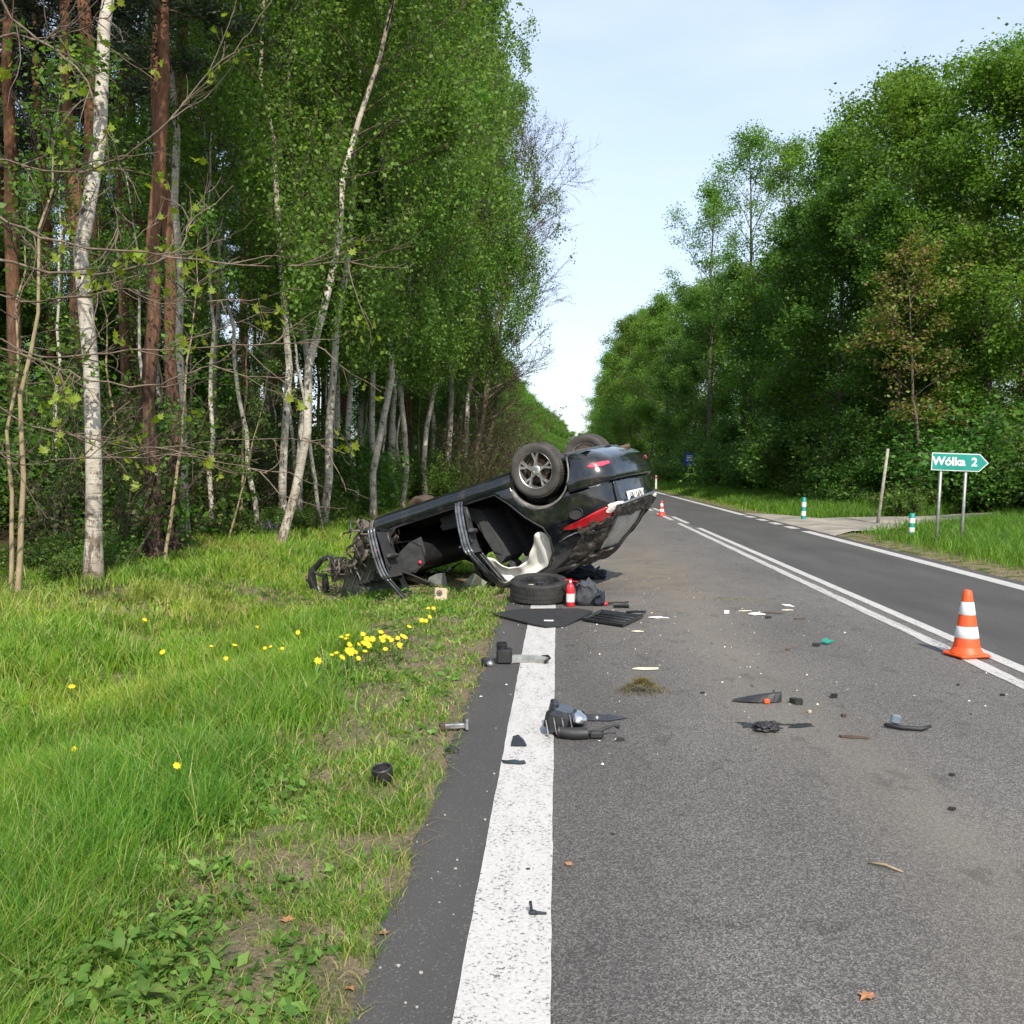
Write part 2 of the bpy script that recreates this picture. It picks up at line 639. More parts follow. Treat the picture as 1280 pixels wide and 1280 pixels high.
    t.bump(n, .9, .03)
    simple('dark_plastic', (.015, .015, .016), .55, 0, .35, 12)
    simple('arch_edge', (.16, .15, .135), .5, 0, .5, 8)
    simple('grey_plastic', (.050, .052, .054), .6, 0, .3, 10)
    simple('olive_plastic', (.016, .020, .014), .6, 0, .5, 7)
    simple('interior_cloth', (.040, .042, .044), .9, 0, .3, 30)
    simple('door_metal', (.13, .135, .145), .27, .55, .55, 9, coat=.4)
    simple('scuffed_steel', (.36, .36, .37), .4, .85, .45, 22)
    simple('bare_alloy', (.46, .45, .43), .36, .85, .3, 12)
    simple('rust_brown', (.085, .055, .038), .85, 0, .5, 9)
    simple('rubber', (.022, .021, .020), .75, 0, .5, 9)
    simple('rubber_dusty', (.055, .050, .045), .85, 0, .5, 6)
    simple('airbag_cloth', (.76, .74, .68), .9, 0, .1, 9)
    simple('sage_cloth', (.17, .19, .135), .9, 0, .3, 9)
    simple('grey_cloth', (.20, .21, .20), .9, 0, .3, 20)
    simple('navy_cloth', (.012, .016, .030), .9, 0, .4, 14)
    simple('charcoal_cloth', (.040, .045, .052), .85, 0, .4, 14)
    simple('red_lens', (.42, .012, .018), .14, 0, .3, 10, coat=.7)
    simple('pink_lens', (.60, .05, .09), .12, 0, .25, 14, coat=.7)
    simple('white_lens', (.72, .71, .66), .3, 0, .2, 18, coat=.4)
    simple('plate_white', (.78, .78, .74), .4, 0, .1, 20)
    simple('ink_black', (.02, .02, .022), .6, 0, .1)
    simple('chrome', (.65, .66, .68), .14, 1., .15)
    simple('red_paint', (.55, .018, .028), .28, 0, .25, 16, coat=.4)
    simple('pale_label', (.72, .55, .52), .5, 0, .2, 30)
    simple('mat_black', (.016, .016, .017), .88, 0, .5, 30, bump=.3)
    simple('tan_card', (.42, .34, .23), .85, 0, .25, 10)
    simple('cream_shard', (.70, .64, .46), .6, 0, .15, 14)
    simple('white_shard', (.75, .74, .71), .55, 0, .12, 14)
    simple('teal_shard', (.015, .22, .17), .5, 0, .2, 14)
    simple('oil_wet', (.020, .020, .021), .28, 0, .5, 30)
    simple('smoked_plastic', (.014, .015, .017), .3, 0, .4, 20, coat=.4)
    t = Nt('blue_grey_plastic')
    t.set(color=(.13, .16, .19), rough=.4)
    t = Nt('orange_plastic')
    n = t.noise(t.co(), 14, 6, .7)
    t.set(color=t.mix(t.ramp(n, [(.52, 0), (.72, .5)]), (.80, .085, .014), (.22, .12, .08)), rough=.5)
    simple('far_cone_red', (.72, .055, .035), .45, 0, .10, 5)
    t = Nt('reflective_white')
    n = t.noise(t.co(), 12, 6, .7)
    t.set(color=t.mix(t.ramp(n, [(.50, 0), (.75, .6)]), (.72, .72, .70), (.36, .33, .29)), rough=.4)
    simple('sign_green', (.006, .235, .190), .38, 0, .10, 5)
    simple('sign_blue', (.012, .055, .40), .4, 0, .1, 5)
    simple('zinc', (.30, .305, .30), .5, .55, .25, 16)
    simple('weathered_wood', (.27, .25, .21), .9, 0, .35, 12)
    simple('leaf_litter', (.34, .155, .07), .8, 0, .4, 30)
    simple('dandelion_yellow', (.86, .60, .010), .7, 0, .15, 30)
    simple('stone_grey', (.33, .31, .28), .85, 0, .3, 14)


make_materials()
M = MATS


# ------------------------------------------------------------------ the setting: ground, road, markings
def make_ground():
    xs = np.unique(np.round(np.concatenate([np.array([-900, -500, -250, -120, -80]), np.arange(-60, -10, 2.0), np.arange(-10, -4, .4), np.arange(-4, -.8, .1), np.arange(-.8, -.2, .05), np.arange(0, 6, 1.0), np.arange(6.0, 8.0, .12), np.arange(8, 14, .5), np.arange(14, 60, 3.), np.array([80, 120, 250, 500, 900])]), 3))
    ys = np.unique(np.round(np.concatenate([np.array([-300, -80, -40, -20, -12, -8]), np.arange(-6, 1, 1.0), np.arange(1, 16, .14), np.arange(16, 40, .5), np.arange(40, 120, 3.), np.arange(120, 320, 12.), np.array([400, 600, 1000, 1600])]), 3))
    X, Y = np.meshgrid(xs, ys)
    Z = gz(X, Y)
    far = np.clip(1 - (np.maximum(np.abs(X) - 40, 0) / 40), 0, 1)
    Z = Z * far
    near = (X < -.75) & (X > -6) & (Y < 16)
    Z = Z + near * np.vectorize(lambda a, b: .035 * noise.noise((a * 3.2, b * 3.2, 3.3)) + .014 * noise.noise((a * 11, b * 11, 1.3)))(X, Y)
    ny, nx = X.shape
    V = np.stack([X, Y, Z], -1).reshape(-1, 3)
    i = np.arange(nx * (ny - 1)).reshape(ny - 1, nx)[:, :-1].ravel()
    F = np.stack([i, i + 1, i + nx + 1, i + nx], 1)
    o = link(bpy.data.objects.new('ground', np_mesh('ground', V, F, None, M['ground_soil'], True)))
    tag(o, kind='structure')


make_ground()


def strip(name, xl, xr, ys, z, mat, jag_l=0, jag_r=0, seed=0, parent=None):
    vs, fs = [], []
    for k, y in enumerate(ys):
        a = xl + (noise.noise((y * 1.7, seed, .3)) * jag_l * .6 + noise.noise((y * 6.3, seed, 2.3)) * jag_l * .5 if jag_l else 0)
        b = xr + (noise.noise((y * 1.9, seed, 7.3)) * jag_r * .6 + noise.noise((y * 7.3, seed, 4.3)) * jag_r * .5 if jag_r else 0)
        c_ = float(bend(y))
        vs += [(a + c_, y, z), (b + c_, y, z)]
        if k:
            fs.append((2 * k - 2, 2 * k - 1, 2 * k + 1, 2 * k))
    me = bpy.data.meshes.new(name)
    me.from_pydata(vs, [], fs)
    me.materials.append(mat)
    o = link(bpy.data.objects.new(name, me), parent)
    return o


ysl = list(np.concatenate([np.arange(-12, 0, .5), np.arange(0, 24, .08), np.arange(24, 70, .5), np.arange(70, 420, 5)]))
ysf = list(np.concatenate([np.arange(-12, 70, 2.), np.arange(70, 421, 10)]))
road = strip('road', -.15, 3.42, ysf, 0.0, M['asphalt'])
tag(road, kind='structure')
sh = strip('road_shoulder', ROAD_L, -.15, ysl, 0.0, M['asphalt_shoulder'], .07, 0, 3.1)
tag(sh, kind='structure')
fl = strip('road_far_lane', 3.42, ROAD_R, ysl, 0.0, M['asphalt_far_lane'], 0, .10, 8.2)
tag(fl, kind='structure')
Z1 = .004


def marking(name, xl, xr, y0, y1, mat, step=.04, jag=.012, seed=1, zz=Z1):
    n = max(2, int((min(y1, 30) - y0) / step)) if y0 < 30 else 2
    ys = list(np.linspace(y0, min(y1, 30), n)) if y0 < 30 else [y0]
    if y1 > 30:
        ys += list(np.linspace(max(y0, 30), y1, 60))[1:]
    o = strip(name, xl, xr, ys, zz, mat, jag, jag, seed)
    return tag(o, kind='structure')


marking('edge_line_near', -.282, -.018, -8, 300, M['road_paint'], .03, .006, 1.2)
# pair of centre lines, the nearer one worn ; broken beyond the far cone
marking('centre_line_worn', 3.135, 3.255, -8, 26.5, M['road_paint_worn'], .05, .014, 5.0)
marking('centre_line', 3.375, 3.495, -8, 24.5, M['road_paint'], .06, .006, 6.0)
for k in range(10):
    marking('centre_dash', 3.375, 3.495, 26.5 + k * 6, 30.0 + k * 6, M['road_paint'], .2, .006, 9 + k)
    marking('centre_dash', 3.135, 3.255, 28.0 + k * 6, 32.0 + k * 6, M['road_paint'], .2, .006, 19 + k)
marking('edge_line_far', 5.62, 5.84, -8, 23.4, M['road_paint'], .2, .004, 7.0)
for k in range(4):
    marking('edge_dash', 5.62, 5.84, 24.3 + k * 1.75, 25.25 + k * 1.75, M['road_paint'], .3, .004, 30 + k)
marking('edge_line_beyond', 5.62, 5.84, 31.0, 300, M['road_paint'], .3, .004, 8.0)


def make_side_road():
    # pale side road that leaves to the right between the green posts
    left, right = [], []
    P = [((6.0, 32.5), (6.0, 21.9)), ((6.6, 30.4), (6.6, 22.7)), ((7.4, 28.6), (7.4, 23.2)), ((8.6, 27.6), (8.6, 23.9)), ((10.5, 28.2), (10.5, 25.2)), ((14, 31.0), (14, 28.4)), ((22, 38), (22, 35.5))]
    me = MB()
    rows = []
    for (a, b) in P:
        row = []
        for k in range(9):
            t = k / 8
            x = a[0] + (b[0] - a[0]) * t
            y = a[1] + (b[1] - a[1]) * t
            z = max(float(gz(x, y)) + .05, .002) if x > 6.1 else .002
            row.append((x, y, z))
        rows.append(row)
    me.grid(rows)
    o = me.build('side_road', M['gravel_road'])
    tag(o, kind='structure')


make_side_road()


# ------------------------------------------------------------------ vegetation
class Tubes:
    """many tapering limbs gathered into arrays"""

    def __init__(s):
        s.V, s.F, s.n = [], [], 0

    def add(s, pts, r0, r1, sides=5, power=1.0):
        pts = np.asarray(pts, float)
        n = len(pts)
        T = np.gradient(pts, axis=0)
        T /= np.linalg.norm(T, axis=1)[:, None] + 1e-9
        ref = np.array([.31, .2, .93]) if abs(T[0, 2]) < .8 else np.array([1., .1, 0])
        A = np.cross(T, ref)
        A /= np.linalg.norm(A, axis=1)[:, None] + 1e-9
        B = np.cross(A, T)
        rr = r1 + (r0 - r1) * (1 - np.linspace(0, 1, n)) ** power
        w = np.arange(sides) * 2 * np.pi / sides
        ring = A[:, None, :] * np.cos(w)[None, :, None] + B[:, None, :] * np.sin(w)[None, :, None]
        s.V.append((pts[:, None, :] + ring * rr[:, None, None]).reshape(-1, 3))
        i = np.arange(n - 1)[:, None] * sides
        k = np.arange(sides)[None, :]
        j = (k + 1) % sides
        s.F.append(np.stack([i + k, i + j, i + sides + j, i + sides + k], -1).reshape(-1, 4) + s.n)
        s.n += n * sides

    def mesh(s, name, mat):
        return np_mesh(name, np.concatenate(s.V), np.concatenate(s.F), None, mat, True)


def two_bark(name, A, B, ma, mb):
    V = np.concatenate(A.V + B.V)
    FA, FB = np.concatenate(A.F), np.concatenate(B.F) + A.n
    me = np_mesh(name, V, np.concatenate([FA, FB]), None, ma, True)
    me.materials.append(mb)
    me.polygons.foreach_set('material_index', np.concatenate([np.zeros(len(FA), np.int32), np.ones(len(FB), np.int32)]))
    return me


def unit(v):
    return v / (np.linalg.norm(v, axis=-1, keepdims=True) + 1e-9)


def leaves(rng, P, ln, wd, hang=0., flat=.6):
    """rhombic leaves at points P ; hang pulls the blade downward"""
    n = len(P)
    t = unit(rng.normal(size=(n, 3)) * np.array([1, 1, .5]) + np.array([0, 0, -hang]))
    nr = unit(rng.normal(size=(n, 3)) + np.array([0, 0, flat * 2]))
    b = unit(np.cross(t, nr))
    sc = rng.uniform(.5, 1.3, (n, 1))
    L, Wd = t * ln * sc, b * wd * .5 * sc
    nrm = np.cross(b, t)
    V = np.stack([P, P + L * .45 + Wd - nrm * ln * .06, P + L + nrm * ln * .05, P + L * .45 - Wd - nrm * ln * .06], 1).reshape(-1, 3)
    F = np.arange(n * 4).reshape(-1, 4)
    return V, F, np.repeat(rng.uniform(0, 1, n), 4)


def bent(rng, p, d, L, n, jit=.12, grav=0.):
    pts = [np.array(p, float)]
    d = unit(np.array(d, float))
    for _ in range(n):
        d = unit(d + rng.normal(size=3) * jit + np.array([0, 0, grav]))
        pts.append(pts[-1] + d * L / n)
    return np.array(pts)


def interp_line(pts, u):
    k = u * (len(pts) - 1)
    i = min(int(k), len(pts) - 2)
    return pts[i] + (pts[i + 1] - pts[i]) * (k - i), unit(pts[i + 1] - pts[i])


def tree_proto(name, seed, H, r0, base, radius, n_prim, n_sec, n_leaf, ll, lw, leafmat, bark, el=(15, 65), grav=.02, sig=.32, strands=0, wander=.05, power=.9, prof=None, hang=.3, twigs=0, lean=(0, 0), twigmat='dark_twig'):
    rng = np.random.default_rng(seed)
    T = Tubes()
    TW = Tubes()
    n = 14
    w = np.cumsum(rng.normal(size=(n, 2)) * wander * H / n, axis=0)
    w = w - w[0] - np.linspace(0, 1, n)[:, None] * (w[-1] - w[0]) * .8
    zz = np.linspace(0, H, n)
    tr = np.column_stack([w[:, 0] - w[0, 0] + lean[0] * zz, w[:, 1] - w[0, 1] + lean[1] * zz, zz])
    tr[0, 2] = -.25
    T.add(tr, r0 * 1.0, r0 * .10, 10, power)
    flare = np.array([tr[0], tr[0] + (tr[1] - tr[0]) * .25, tr[0] + (tr[1] - tr[0]) * .6])
    T.add(flare, r0 * 1.45, r0 * .92, 10, .7)
    P = []
    if prof is None:
        prof = lambda t: math.sin(math.pi * (.12 + .80 * t)) ** .7
    for i in range(n_prim):
        q = (i + rng.uniform(0, 1)) / n_prim
        t = base + (1 - base) * q
        p0, _ = interp_line(tr, min(t, .985))
        az = i * 2.399 + rng.normal() * .5
        e = R(el[0] + (el[1] - el[0]) * q) + rng.normal() * .12
        L = radius * prof(q) * rng.uniform(.7, 1.15)
        d = (math.cos(az) * math.cos(e), math.sin(az) * math.cos(e), math.sin(e))
        br = bent(rng, p0, d, L, 7, .10, grav)
        dk = rng.choice([.45, .75, 1.0, 1.2, 1.5])
        rb = max(.012, r0 * .34 * (1 - .75 * t) * (.5 + .5 * L / radius))
        (T if rb > .03 else TW).add(br, rb, .006, 5)
        for k in range(n_sec):
            u = rng.uniform(.22, 1.0)
            p1, dd = interp_line(br, u)
            d2 = unit(dd + unit(rng.normal(size=3)) * .85)
            L2 = L * .38 * rng.uniform(.6, 1.2) * (1.25 - .6 * u)
            b2 = bent(rng, p1, d2, L2, 4, .16, grav * 1.5)
            TW.add(b2, rb * .35 + .003, .003, 3)
            if strands:
                for _ in range(strands):
                    p2, _d = interp_line(b2, rng.uniform(.3, 1))
                    st = bent(rng, p2, (rng.normal() * .3, rng.normal() * .3, -1), rng.uniform(.5, 1.5), 4, .08, -.1)
                    TW.add(st, .003, .0015, 3)
                    m = max(2, int(n_leaf / strands * dk * rng.uniform(.3, 1.8)))
                    us = rng.uniform(0, 1, m)
                    seg = np.array([interp_line(st, a)[0] for a in us])
                    P.append(seg + rng.normal(size=(m, 3)) * .10)
            else:
                m = max(2, int(n_leaf * dk * rng.uniform(.35, 1.7)))
                us = rng.uniform(.35, 1.05, m)
                a = np.clip(us * 4, 0, 3.999)
                ii = a.astype(int)
                seg = b2[ii] + (b2[ii + 1] - b2[ii]) * (a - ii)[:, None]
                P.append(seg + rng.normal(size=(m, 3)) * sig * np.array([1, 1, .65]))
            for _ in range(twigs):
                p2, d3 = interp_line(b2, rng.uniform(.2, 1))
                tw = bent(rng, p2, unit(d3 + unit(rng.normal(size=3)) * .8), L2 * .45, 3, .25, 0)
                TW.add(tw, .006, .003, 3)
    P = np.concatenate(P)
    V, F, rn = leaves(rng, P, ll, lw, hang)
    return (two_bark(name + '_trunk', T, TW, M[bark], M[twigmat]), np_mesh(name + '_crown', V, F, None, M[leafmat], False, rn), H)


def place_tree(name, proto, loc, h, rz, label, group, cat='tree', lean=(0, 0)):
    e = empty(name, loc, label, cat, group, rz, h / proto[2])
    e.rotation_euler = Euler((lean[1], lean[0], 0)).to_matrix().to_euler() if (lean[0] or lean[1]) else (0, 0, rz)
    if lean[0] or lean[1]:
        e.rotation_euler = (Euler((lean[1], lean[0], 0)).to_matrix() @ Euler((0, 0, rz)).to_matrix()).to_euler()
    link(bpy.data.objects.new('trunk', proto[0]), e)
    link(bpy.data.objects.new('crown', proto[1]), e)
    return e


def shrub_proto(name, seed, H, rad, stems, n_leaf, ll, lw, leafmat, bark, sig=.16, twig_extra=3):
    rng = np.random.default_rng(seed)
    T = Tubes()
    P = []
    for i in range(stems):
        az = rng.uniform(0, 6.283)
        e = R(rng.uniform(45, 85))
        p0 = np.array([math.cos(az), math.sin(az), 0]) * rng.uniform(0, rad * .45)
        p0[2] = -.1
        L = H * rng.uniform(.6, 1.05)
        s_ = bent(rng, p0, (math.cos(az) * math.cos(e), math.sin(az) * math.cos(e), math.sin(e)), L, 6, .12, .02)
        T.add(s_, .014, .004, 4)
        for k in range(6):
            p1, d1 = interp_line(s_, rng.uniform(.2, 1))
            b = bent(rng, p1, unit(d1 + unit(rng.normal(size=3)) * 1.0), L * .32 * rng.uniform(.5, 1.2), 4, .15, 0)
            T.add(b, .007, .003, 3)
            for _ in range(twig_extra):
                p2, d2 = interp_line(b, rng.uniform(.2, 1))
                T.add(bent(rng, p2, unit(d2 + unit(rng.normal(size=3))), L * .13, 3, .2, 0), .004, .002, 3)
            us = rng.uniform(.2, 1.05, n_leaf)
            a = np.clip(us * 4, 0, 3.999)
            ii = a.astype(int)
            P.append(b[ii] + (b[ii + 1] - b[ii]) * (a - ii)[:, None] + rng.normal(size=(n_leaf, 3)) * sig)
    P = np.concatenate(P)
    P = P[P[:, 2] > .03]
    V, F, rn = leaves(rng, P, ll, lw, .2)
    return (T.mesh(name + '_stems', M[bark]), np_mesh(name + '_foliage', V, F, None, M[leafmat], False, rn), H)


def place_shrub(name, proto, loc, h, rz, label, group, wide=1.0):
    e = empty(name, loc, label, 'shrub', group, rz, h / proto[2])
    e.scale = (h / proto[2] * wide, h / proto[2] * wide, h / proto[2])
    link(bpy.data.objects.new('stem', proto[0]), e)
    link(bpy.data.objects.new('foliage', proto[1]), e)
    return e


flatprof = lambda q: .55 + .45 * math.sin(math.pi * min(1, q * 1.05)) if q < .8 else .75 * (1.15 - q) / .35 + .15
BIRCH = [
    tree_proto('weeping_birch', 11, 17, .11, .24, 3.9, 42, 7, 150, .095, .070, 'birch_leaf', 'birch_bark', (25, 70), -.015, strands=5, wander=.10, prof=flatprof, hang=.9),
    tree_proto('weeping_birch_b', 12, 16, .094, .30, 3.5, 38, 7, 150, .095, .070, 'birch_leaf', 'birch_bark', (30, 72), -.01, strands=5, wander=.12, prof=flatprof, hang=.9),
    tree_proto('tall_birch', 13, 18, .108, .46, 3.0, 26, 6, 90, .090, .066, 'birch_leaf', 'birch_bark', (35, 75), -.01, strands=4, wander=.11, hang=.9),
]
PINE = [
    tree_proto('pine', 21, 20, .165, .56, 2.6, 34, 8, 75, .20, .032, 'pine_needle', 'pine_bark', (5, 50), .04, sig=.17, wander=.045, hang=-.3, power=.75),
    tree_proto('pine_b', 22, 19, .15, .50, 2.3, 34, 8, 70, .20, .032, 'pine_needle', 'pine_bark', (0, 50), .04, sig=.17, wander=.06, hang=-.3, power=.75),
]
OAK = [
    tree_proto('broad_tree', 31, 17, .20, .16, 4.6, 40, 8, 140, .17, .115, 'oak_leaf', 'grey_bark', (15, 70), .02, sig=.38, wander=.08, prof=flatprof),
    tree_proto('broad_tree_b', 32, 16, .17, .10, 4.2, 42, 8, 135, .16, .11, 'oak_leaf', 'grey_bark', (10, 65), .02, sig=.36, wander=.10, prof=flatprof),
    tree_proto('dark_tree', 33, 12, .13, .06, 3.2, 44, 8, 120, .15, .10, 'dark_leaf', 'grey_bark', (10, 60), .02, sig=.30, wander=.06, prof=flatprof),
    tree_proto('tall_open_tree', 34, 21, .21, .40, 4.4, 26, 8, 75, .15, .10, 'oak_leaf', 'grey_bark', (35, 75), .03, sig=.30, wander=.08, twigs=2),
]
BARE = tree_proto('budding_tree', 41, 16, .17, .22, 5.0, 44, 15, 10, .085, .055, 'bud_leaf', 'twig_bark', (25, 70), .03, sig=.10, wander=.08, twigs=5, prof=flatprof)
RUSSET = tree_proto('russet_sapling', 42, 8, .075, .30, 2.0, 24, 6, 34, .13, .085, 'russet_leaf', 'grey_bark', (15, 60), .02, sig=.16, wander=.10, twigs=1)
THIN = [
    tree_proto('thin_birch', 51, 9, .055, .50, 1.4, 16, 5, 34, .085, .06, 'birch_leaf', 'birch_bark', (30, 70), 0, sig=.16, wander=.07, twigs=1),
    tree_proto('thin_sapling', 52, 6, .035, .38, 1.2, 16, 5, 14, .085, .055, 'shrub_leaf', 'pale_bark', (15, 60), 0, sig=.12, wander=.09, twigs=2),
]
SHRUB = [
    shrub_proto('leafy_shrub', 61, 2.6, 1.0, 14, 75, .11, .075, 'shrub_leaf', 'grey_bark'),
    shrub_proto('leafy_shrub_b', 62, 2.2, 1.2, 16, 70, .10, .07, 'dark_leaf', 'grey_bark'),
    shrub_proto('twiggy_thicket', 63, 3.0, 1.1, 18, 16, .075, .05, 'thicket_leaf', 'dark_twig', .10, 5),
    shrub_proto('low_undergrowth', 64, .8, .7, 16, 26, .075, .05, 'shrub_leaf', 'twig_bark', .09, 2),
]


def g(px, py):
    return on_ground(px, py)


def up(x, y):
    x = x + float(bend(y))
    return Vector((x, y, float(gz(x, y))))


def make_left_wood():
    rnd = random.Random(5)
    # --- birches that can be picked out one by one (pixel of the foot, height, lean to the right)
    picked = [
        (118, 733, 2, 17.5, .075, 'stout white birch with dark cracked foot, first trunk behind the tall grass'),
        (232, 684, 2, 16, .0, 'white birch with flaking bark just behind the forked pine'),
        (262, 676, 3, 9, .02, 'slender pale sapling between the forked pine and the leaning birch'),
        (372, 660, 2, 16.5, -.01, 'thick straight birch with brown foot behind the leaning birch'),
        (353, 668, 2, 16, -.015, 'straight grey white birch beside the leaning birch'),
        (346, 690, 1, 14.5, .19, 'bright birch leaning toward the road, in front of the straight ones'),
        (404, 668, 3, 8, -.14, 'thin birch leaning away from the overturned car'),
        (447, 648, 1, 16, .03, 'left stem of a birch pair behind the crushed car nose'),
        (464, 640, 0, 17, -.02, 'right stem of a birch pair behind the crushed car nose'),
        (478, 632, 3, 9, .05, 'very thin birch beside the birch pair'),
        (497, 628, 1, 15.5, .02, 'slim birch with a clean white stem past the birch pair'),
        (486, 634, 3, 8, .12, 'thin leaning birch crossing in front of the slim birch'),
    ]
    for px, py, k, h, ln, lab in picked:
        p = g(px, py)
        pr = THIN[0] if k == 3 else BIRCH[k]
        place_tree('birch_tree', pr, (p.x, p.y, p.z - .02), h, rnd.uniform(0, 6.28), lab, None, lean=(ln, rnd.uniform(-.02, .02)))
    # brownish bent poles beyond
    for px, py, h, ln, lab in [(532, 622, 7, .28, 'brown bare pole of a tree leaning toward the road above the car sill'), (602, 606, 8, .03, 'straight tan sapling standing behind the car underside'), (640, 596, 8, .12, 'tan sapling slanting beside the twiggy thicket'), (205, 712, 5, .12, 'thin crooked sapling leaning across the forked pine'), (22, 748, 6, .10, 'crooked sapling at the edge of the tall grass, left of the stout birch'), (14, 735, 5, .06, 'very thin upright stem beside the crooked sapling'), (300, 668, 6, .05, 'thin grey sapling between two birches at the wood edge'), (283, 684, 3.4, .25, 'short stem slanting out of the undergrowth')]:
        p = g(px, py)
        place_tree('sapling', THIN[1], (p.x, p.y, p.z - .02), h, rnd.uniform(0, 6.28), lab, None, lean=(ln, 0))
    for i in range(34):
        y = 15.5 + i * .95 + rnd.uniform(-.4, .4)
        x = -6.2 - rnd.uniform(0, 3.4)
        if x < -.58 * y:
            continue
        place_tree('slender_birch', THIN[0] if i % 3 else THIN[1], up(x, y), rnd.uniform(6, 10.5), rnd.uniform(0, 6), 'slender pale stem in the layer of young trees behind the first birches', 'slender young stems behind the birches', lean=(rnd.uniform(-.12, .14), rnd.uniform(-.05, .05)))
    # pines
    for px, py, k, h, ln, lab in [(192, 704, 1, 16, .022, 'thick forked red brown pine, first stem'), (211, 698, 1, 14.5, .012, 'second stem of the forked red brown pine')]:
        p = g(px, py)
        place_tree('pine_tree', PINE[k], (p.x, p.y, p.z), h, rnd.uniform(0, 6), lab, None, lean=(ln, 0))
    p = g(30, 664)
    q = g(104, 676)
    place_tree('pine_tree', PINE[1], (q.x, q.y, q.z), 19, 2.0, 'straight red pine just behind the stout white birch', None)
    place_tree('pine_tree', PINE[0], (p.x, p.y, p.z), 21, 1.0, 'tall orange pine at the far left behind the crooked sapling', None)
    spots = []
    for Y in np.arange(14, 78, 3.6):
        for X in np.arange(-9.5, -36, -3.7):
            x = X + rnd.uniform(-1.5, 1.5)
            y = Y + rnd.uniform(-1.6, 1.6)
            if x < -.80 * y - 3:
                continue
            spots.append((x, y))
    for i, (x, y) in enumerate(spots):
        if y > 45 and x < -20 and rnd.random() < .4:
            continue
        if rnd.random() < .74:
            place_tree('pine_tree', PINE[i % 2], up(x, y), rnd.uniform(17, 23), rnd.uniform(0, 6), 'pine with bare red brown trunk inside the dark wood behind the birches', 'pines inside the wood', lean=(rnd.uniform(-.03, .03), rnd.uniform(-.03, .03)))
        else:
            place_tree('birch_tree', BIRCH[2], up(x, y), rnd.uniform(14, 18), rnd.uniform(0, 6), 'birch standing among the pines inside the dark wood', 'birches among the pines', lean=(rnd.uniform(-.05, .05), 0))
    for i in range(34):
        y = 24 + i * 1.7 + rnd.uniform(-.8, .8)
        x = -rnd.uniform(13, 22) - .12 * (y - 24)
        place_tree('understorey_tree', OAK[2], up(x, y), rnd.uniform(5.5, 8.5), rnd.uniform(0, 6), 'bushy leafy tree closing the view deep inside the wood behind the birches', 'leafy trees deep inside the wood')
    for i in range(20):
        y = 62 + i * 3.4 + rnd.uniform(-1, 1)
        x = -(.105 + .085 * ((i * 7) % 5) / 4) * y
        place_tree('understorey_tree', OAK[2], up(x, y), rnd.uniform(6, 9.5), rnd.uniform(0, 6), 'bushy leafy tree closing the view deep inside the wood behind the birches', 'leafy trees deep inside the wood')
    # weeping birches along the wood edge
    for i, (x, y, h) in enumerate([(-5.6, 23.5, 16), (-5.0, 27, 17.5), (-6.6, 29.5, 18), (-5.2, 33, 18), (-6.4, 37, 19), (-5.3, 40, 20), (-5.0, 46, 22), (-6.6, 50, 22), (-5.2, 54, 23), (-6.0, 62, 24), (-8.4, 42, 20)]):
        place_tree('birch_tree', BIRCH[i % 2], up(x, y), h, i * 1.7, 'weeping birch with bright green drooping foliage at the wood edge', 'weeping birches at the wood edge', lean=(.05, 0))
    # budding trees reaching over the road, thickets, far edge of the wood
    place_tree('budding_tree', BARE, up(-4.6, 53), 17.5, .6, 'nearly bare budding tree reaching over the road past the birches', None, lean=(.17, 0))
    place_tree('budding_tree', BARE, up(-4.4, 60), 15.5, 2.4, 'nearly bare tree behind the one reaching over the road', None, lean=(.09, 0))
    for i, (x, y, h) in enumerate([(-4.4, 44, 4.5), (-4.6, 52, 5), (-4.8, 58, 6), (-5.2, 66, 6.5), (-5.0, 74, 7), (-5.4, 82, 7.5), (-5.4, 92, 7), (-6, 104, 8)]):
        place_shrub('twiggy_thicket', SHRUB[2], up(x, y), h, i * 1.3, 'brown twiggy thicket lining the far wood edge beside the road', 'twiggy thickets along the road', 1.0)
    for i, y in enumerate(np.arange(72, 330, 9)):
        place_tree('broad_tree', OAK[i % 3], up(-5.6 - (i % 3) * .9, y), 9.5 + (i % 3) * 1.2 + y * .012, i * 2.1, 'distant leafy tree on the birch side of the road', 'distant trees on the birch side')
    # green shrubs and undergrowth
    for i in range(30):
        y = 22 + i * 1.55 + rnd.uniform(-.6, .6)
        x = -5.0 - rnd.uniform(0, 2.2) - (1.2 if y < 30 else 0)
        k = rnd.choice((0, 0, 1, 2))
        place_shrub('leafy_shrub' if k != 2 else 'twiggy_shrub', SHRUB[k], up(x, y), rnd.uniform(1.2, 2.4), rnd.uniform(0, 6), 'green leafy shrub growing under the birches at the wood edge' if k != 2 else 'brown twiggy shrub growing under the birches at the wood edge', 'leafy shrubs under the birches' if k != 2 else 'twiggy shrubs under the birches')
    for i in range(110):
        y = rnd.uniform(13, 50)
        x = -rnd.uniform(7.6, 26)
        if x < -.72 * y - 1:
            continue
        k = rnd.choice((0, 0, 1, 1))
        place_shrub('forest_shrub', SHRUB[k], up(x, y), rnd.uniform(1.2, 3.8), rnd.uniform(0, 6), 'dim shrub of the understorey deep among the pine trunks', 'understorey shrubs among the pines')
    for i in range(60):
        y = 12.5 + i * .36 + rnd.uniform(-.3, .3)
        x = -5.9 - rnd.uniform(0, 1.6) + .02 * (y - 12)
        place_shrub('low_shrub', SHRUB[3], up(x, y), rnd.uniform(.3, .75), rnd.uniform(0, 6), 'low tangled shrub where the tall grass meets the wood', 'low shrubs along the wood edge')
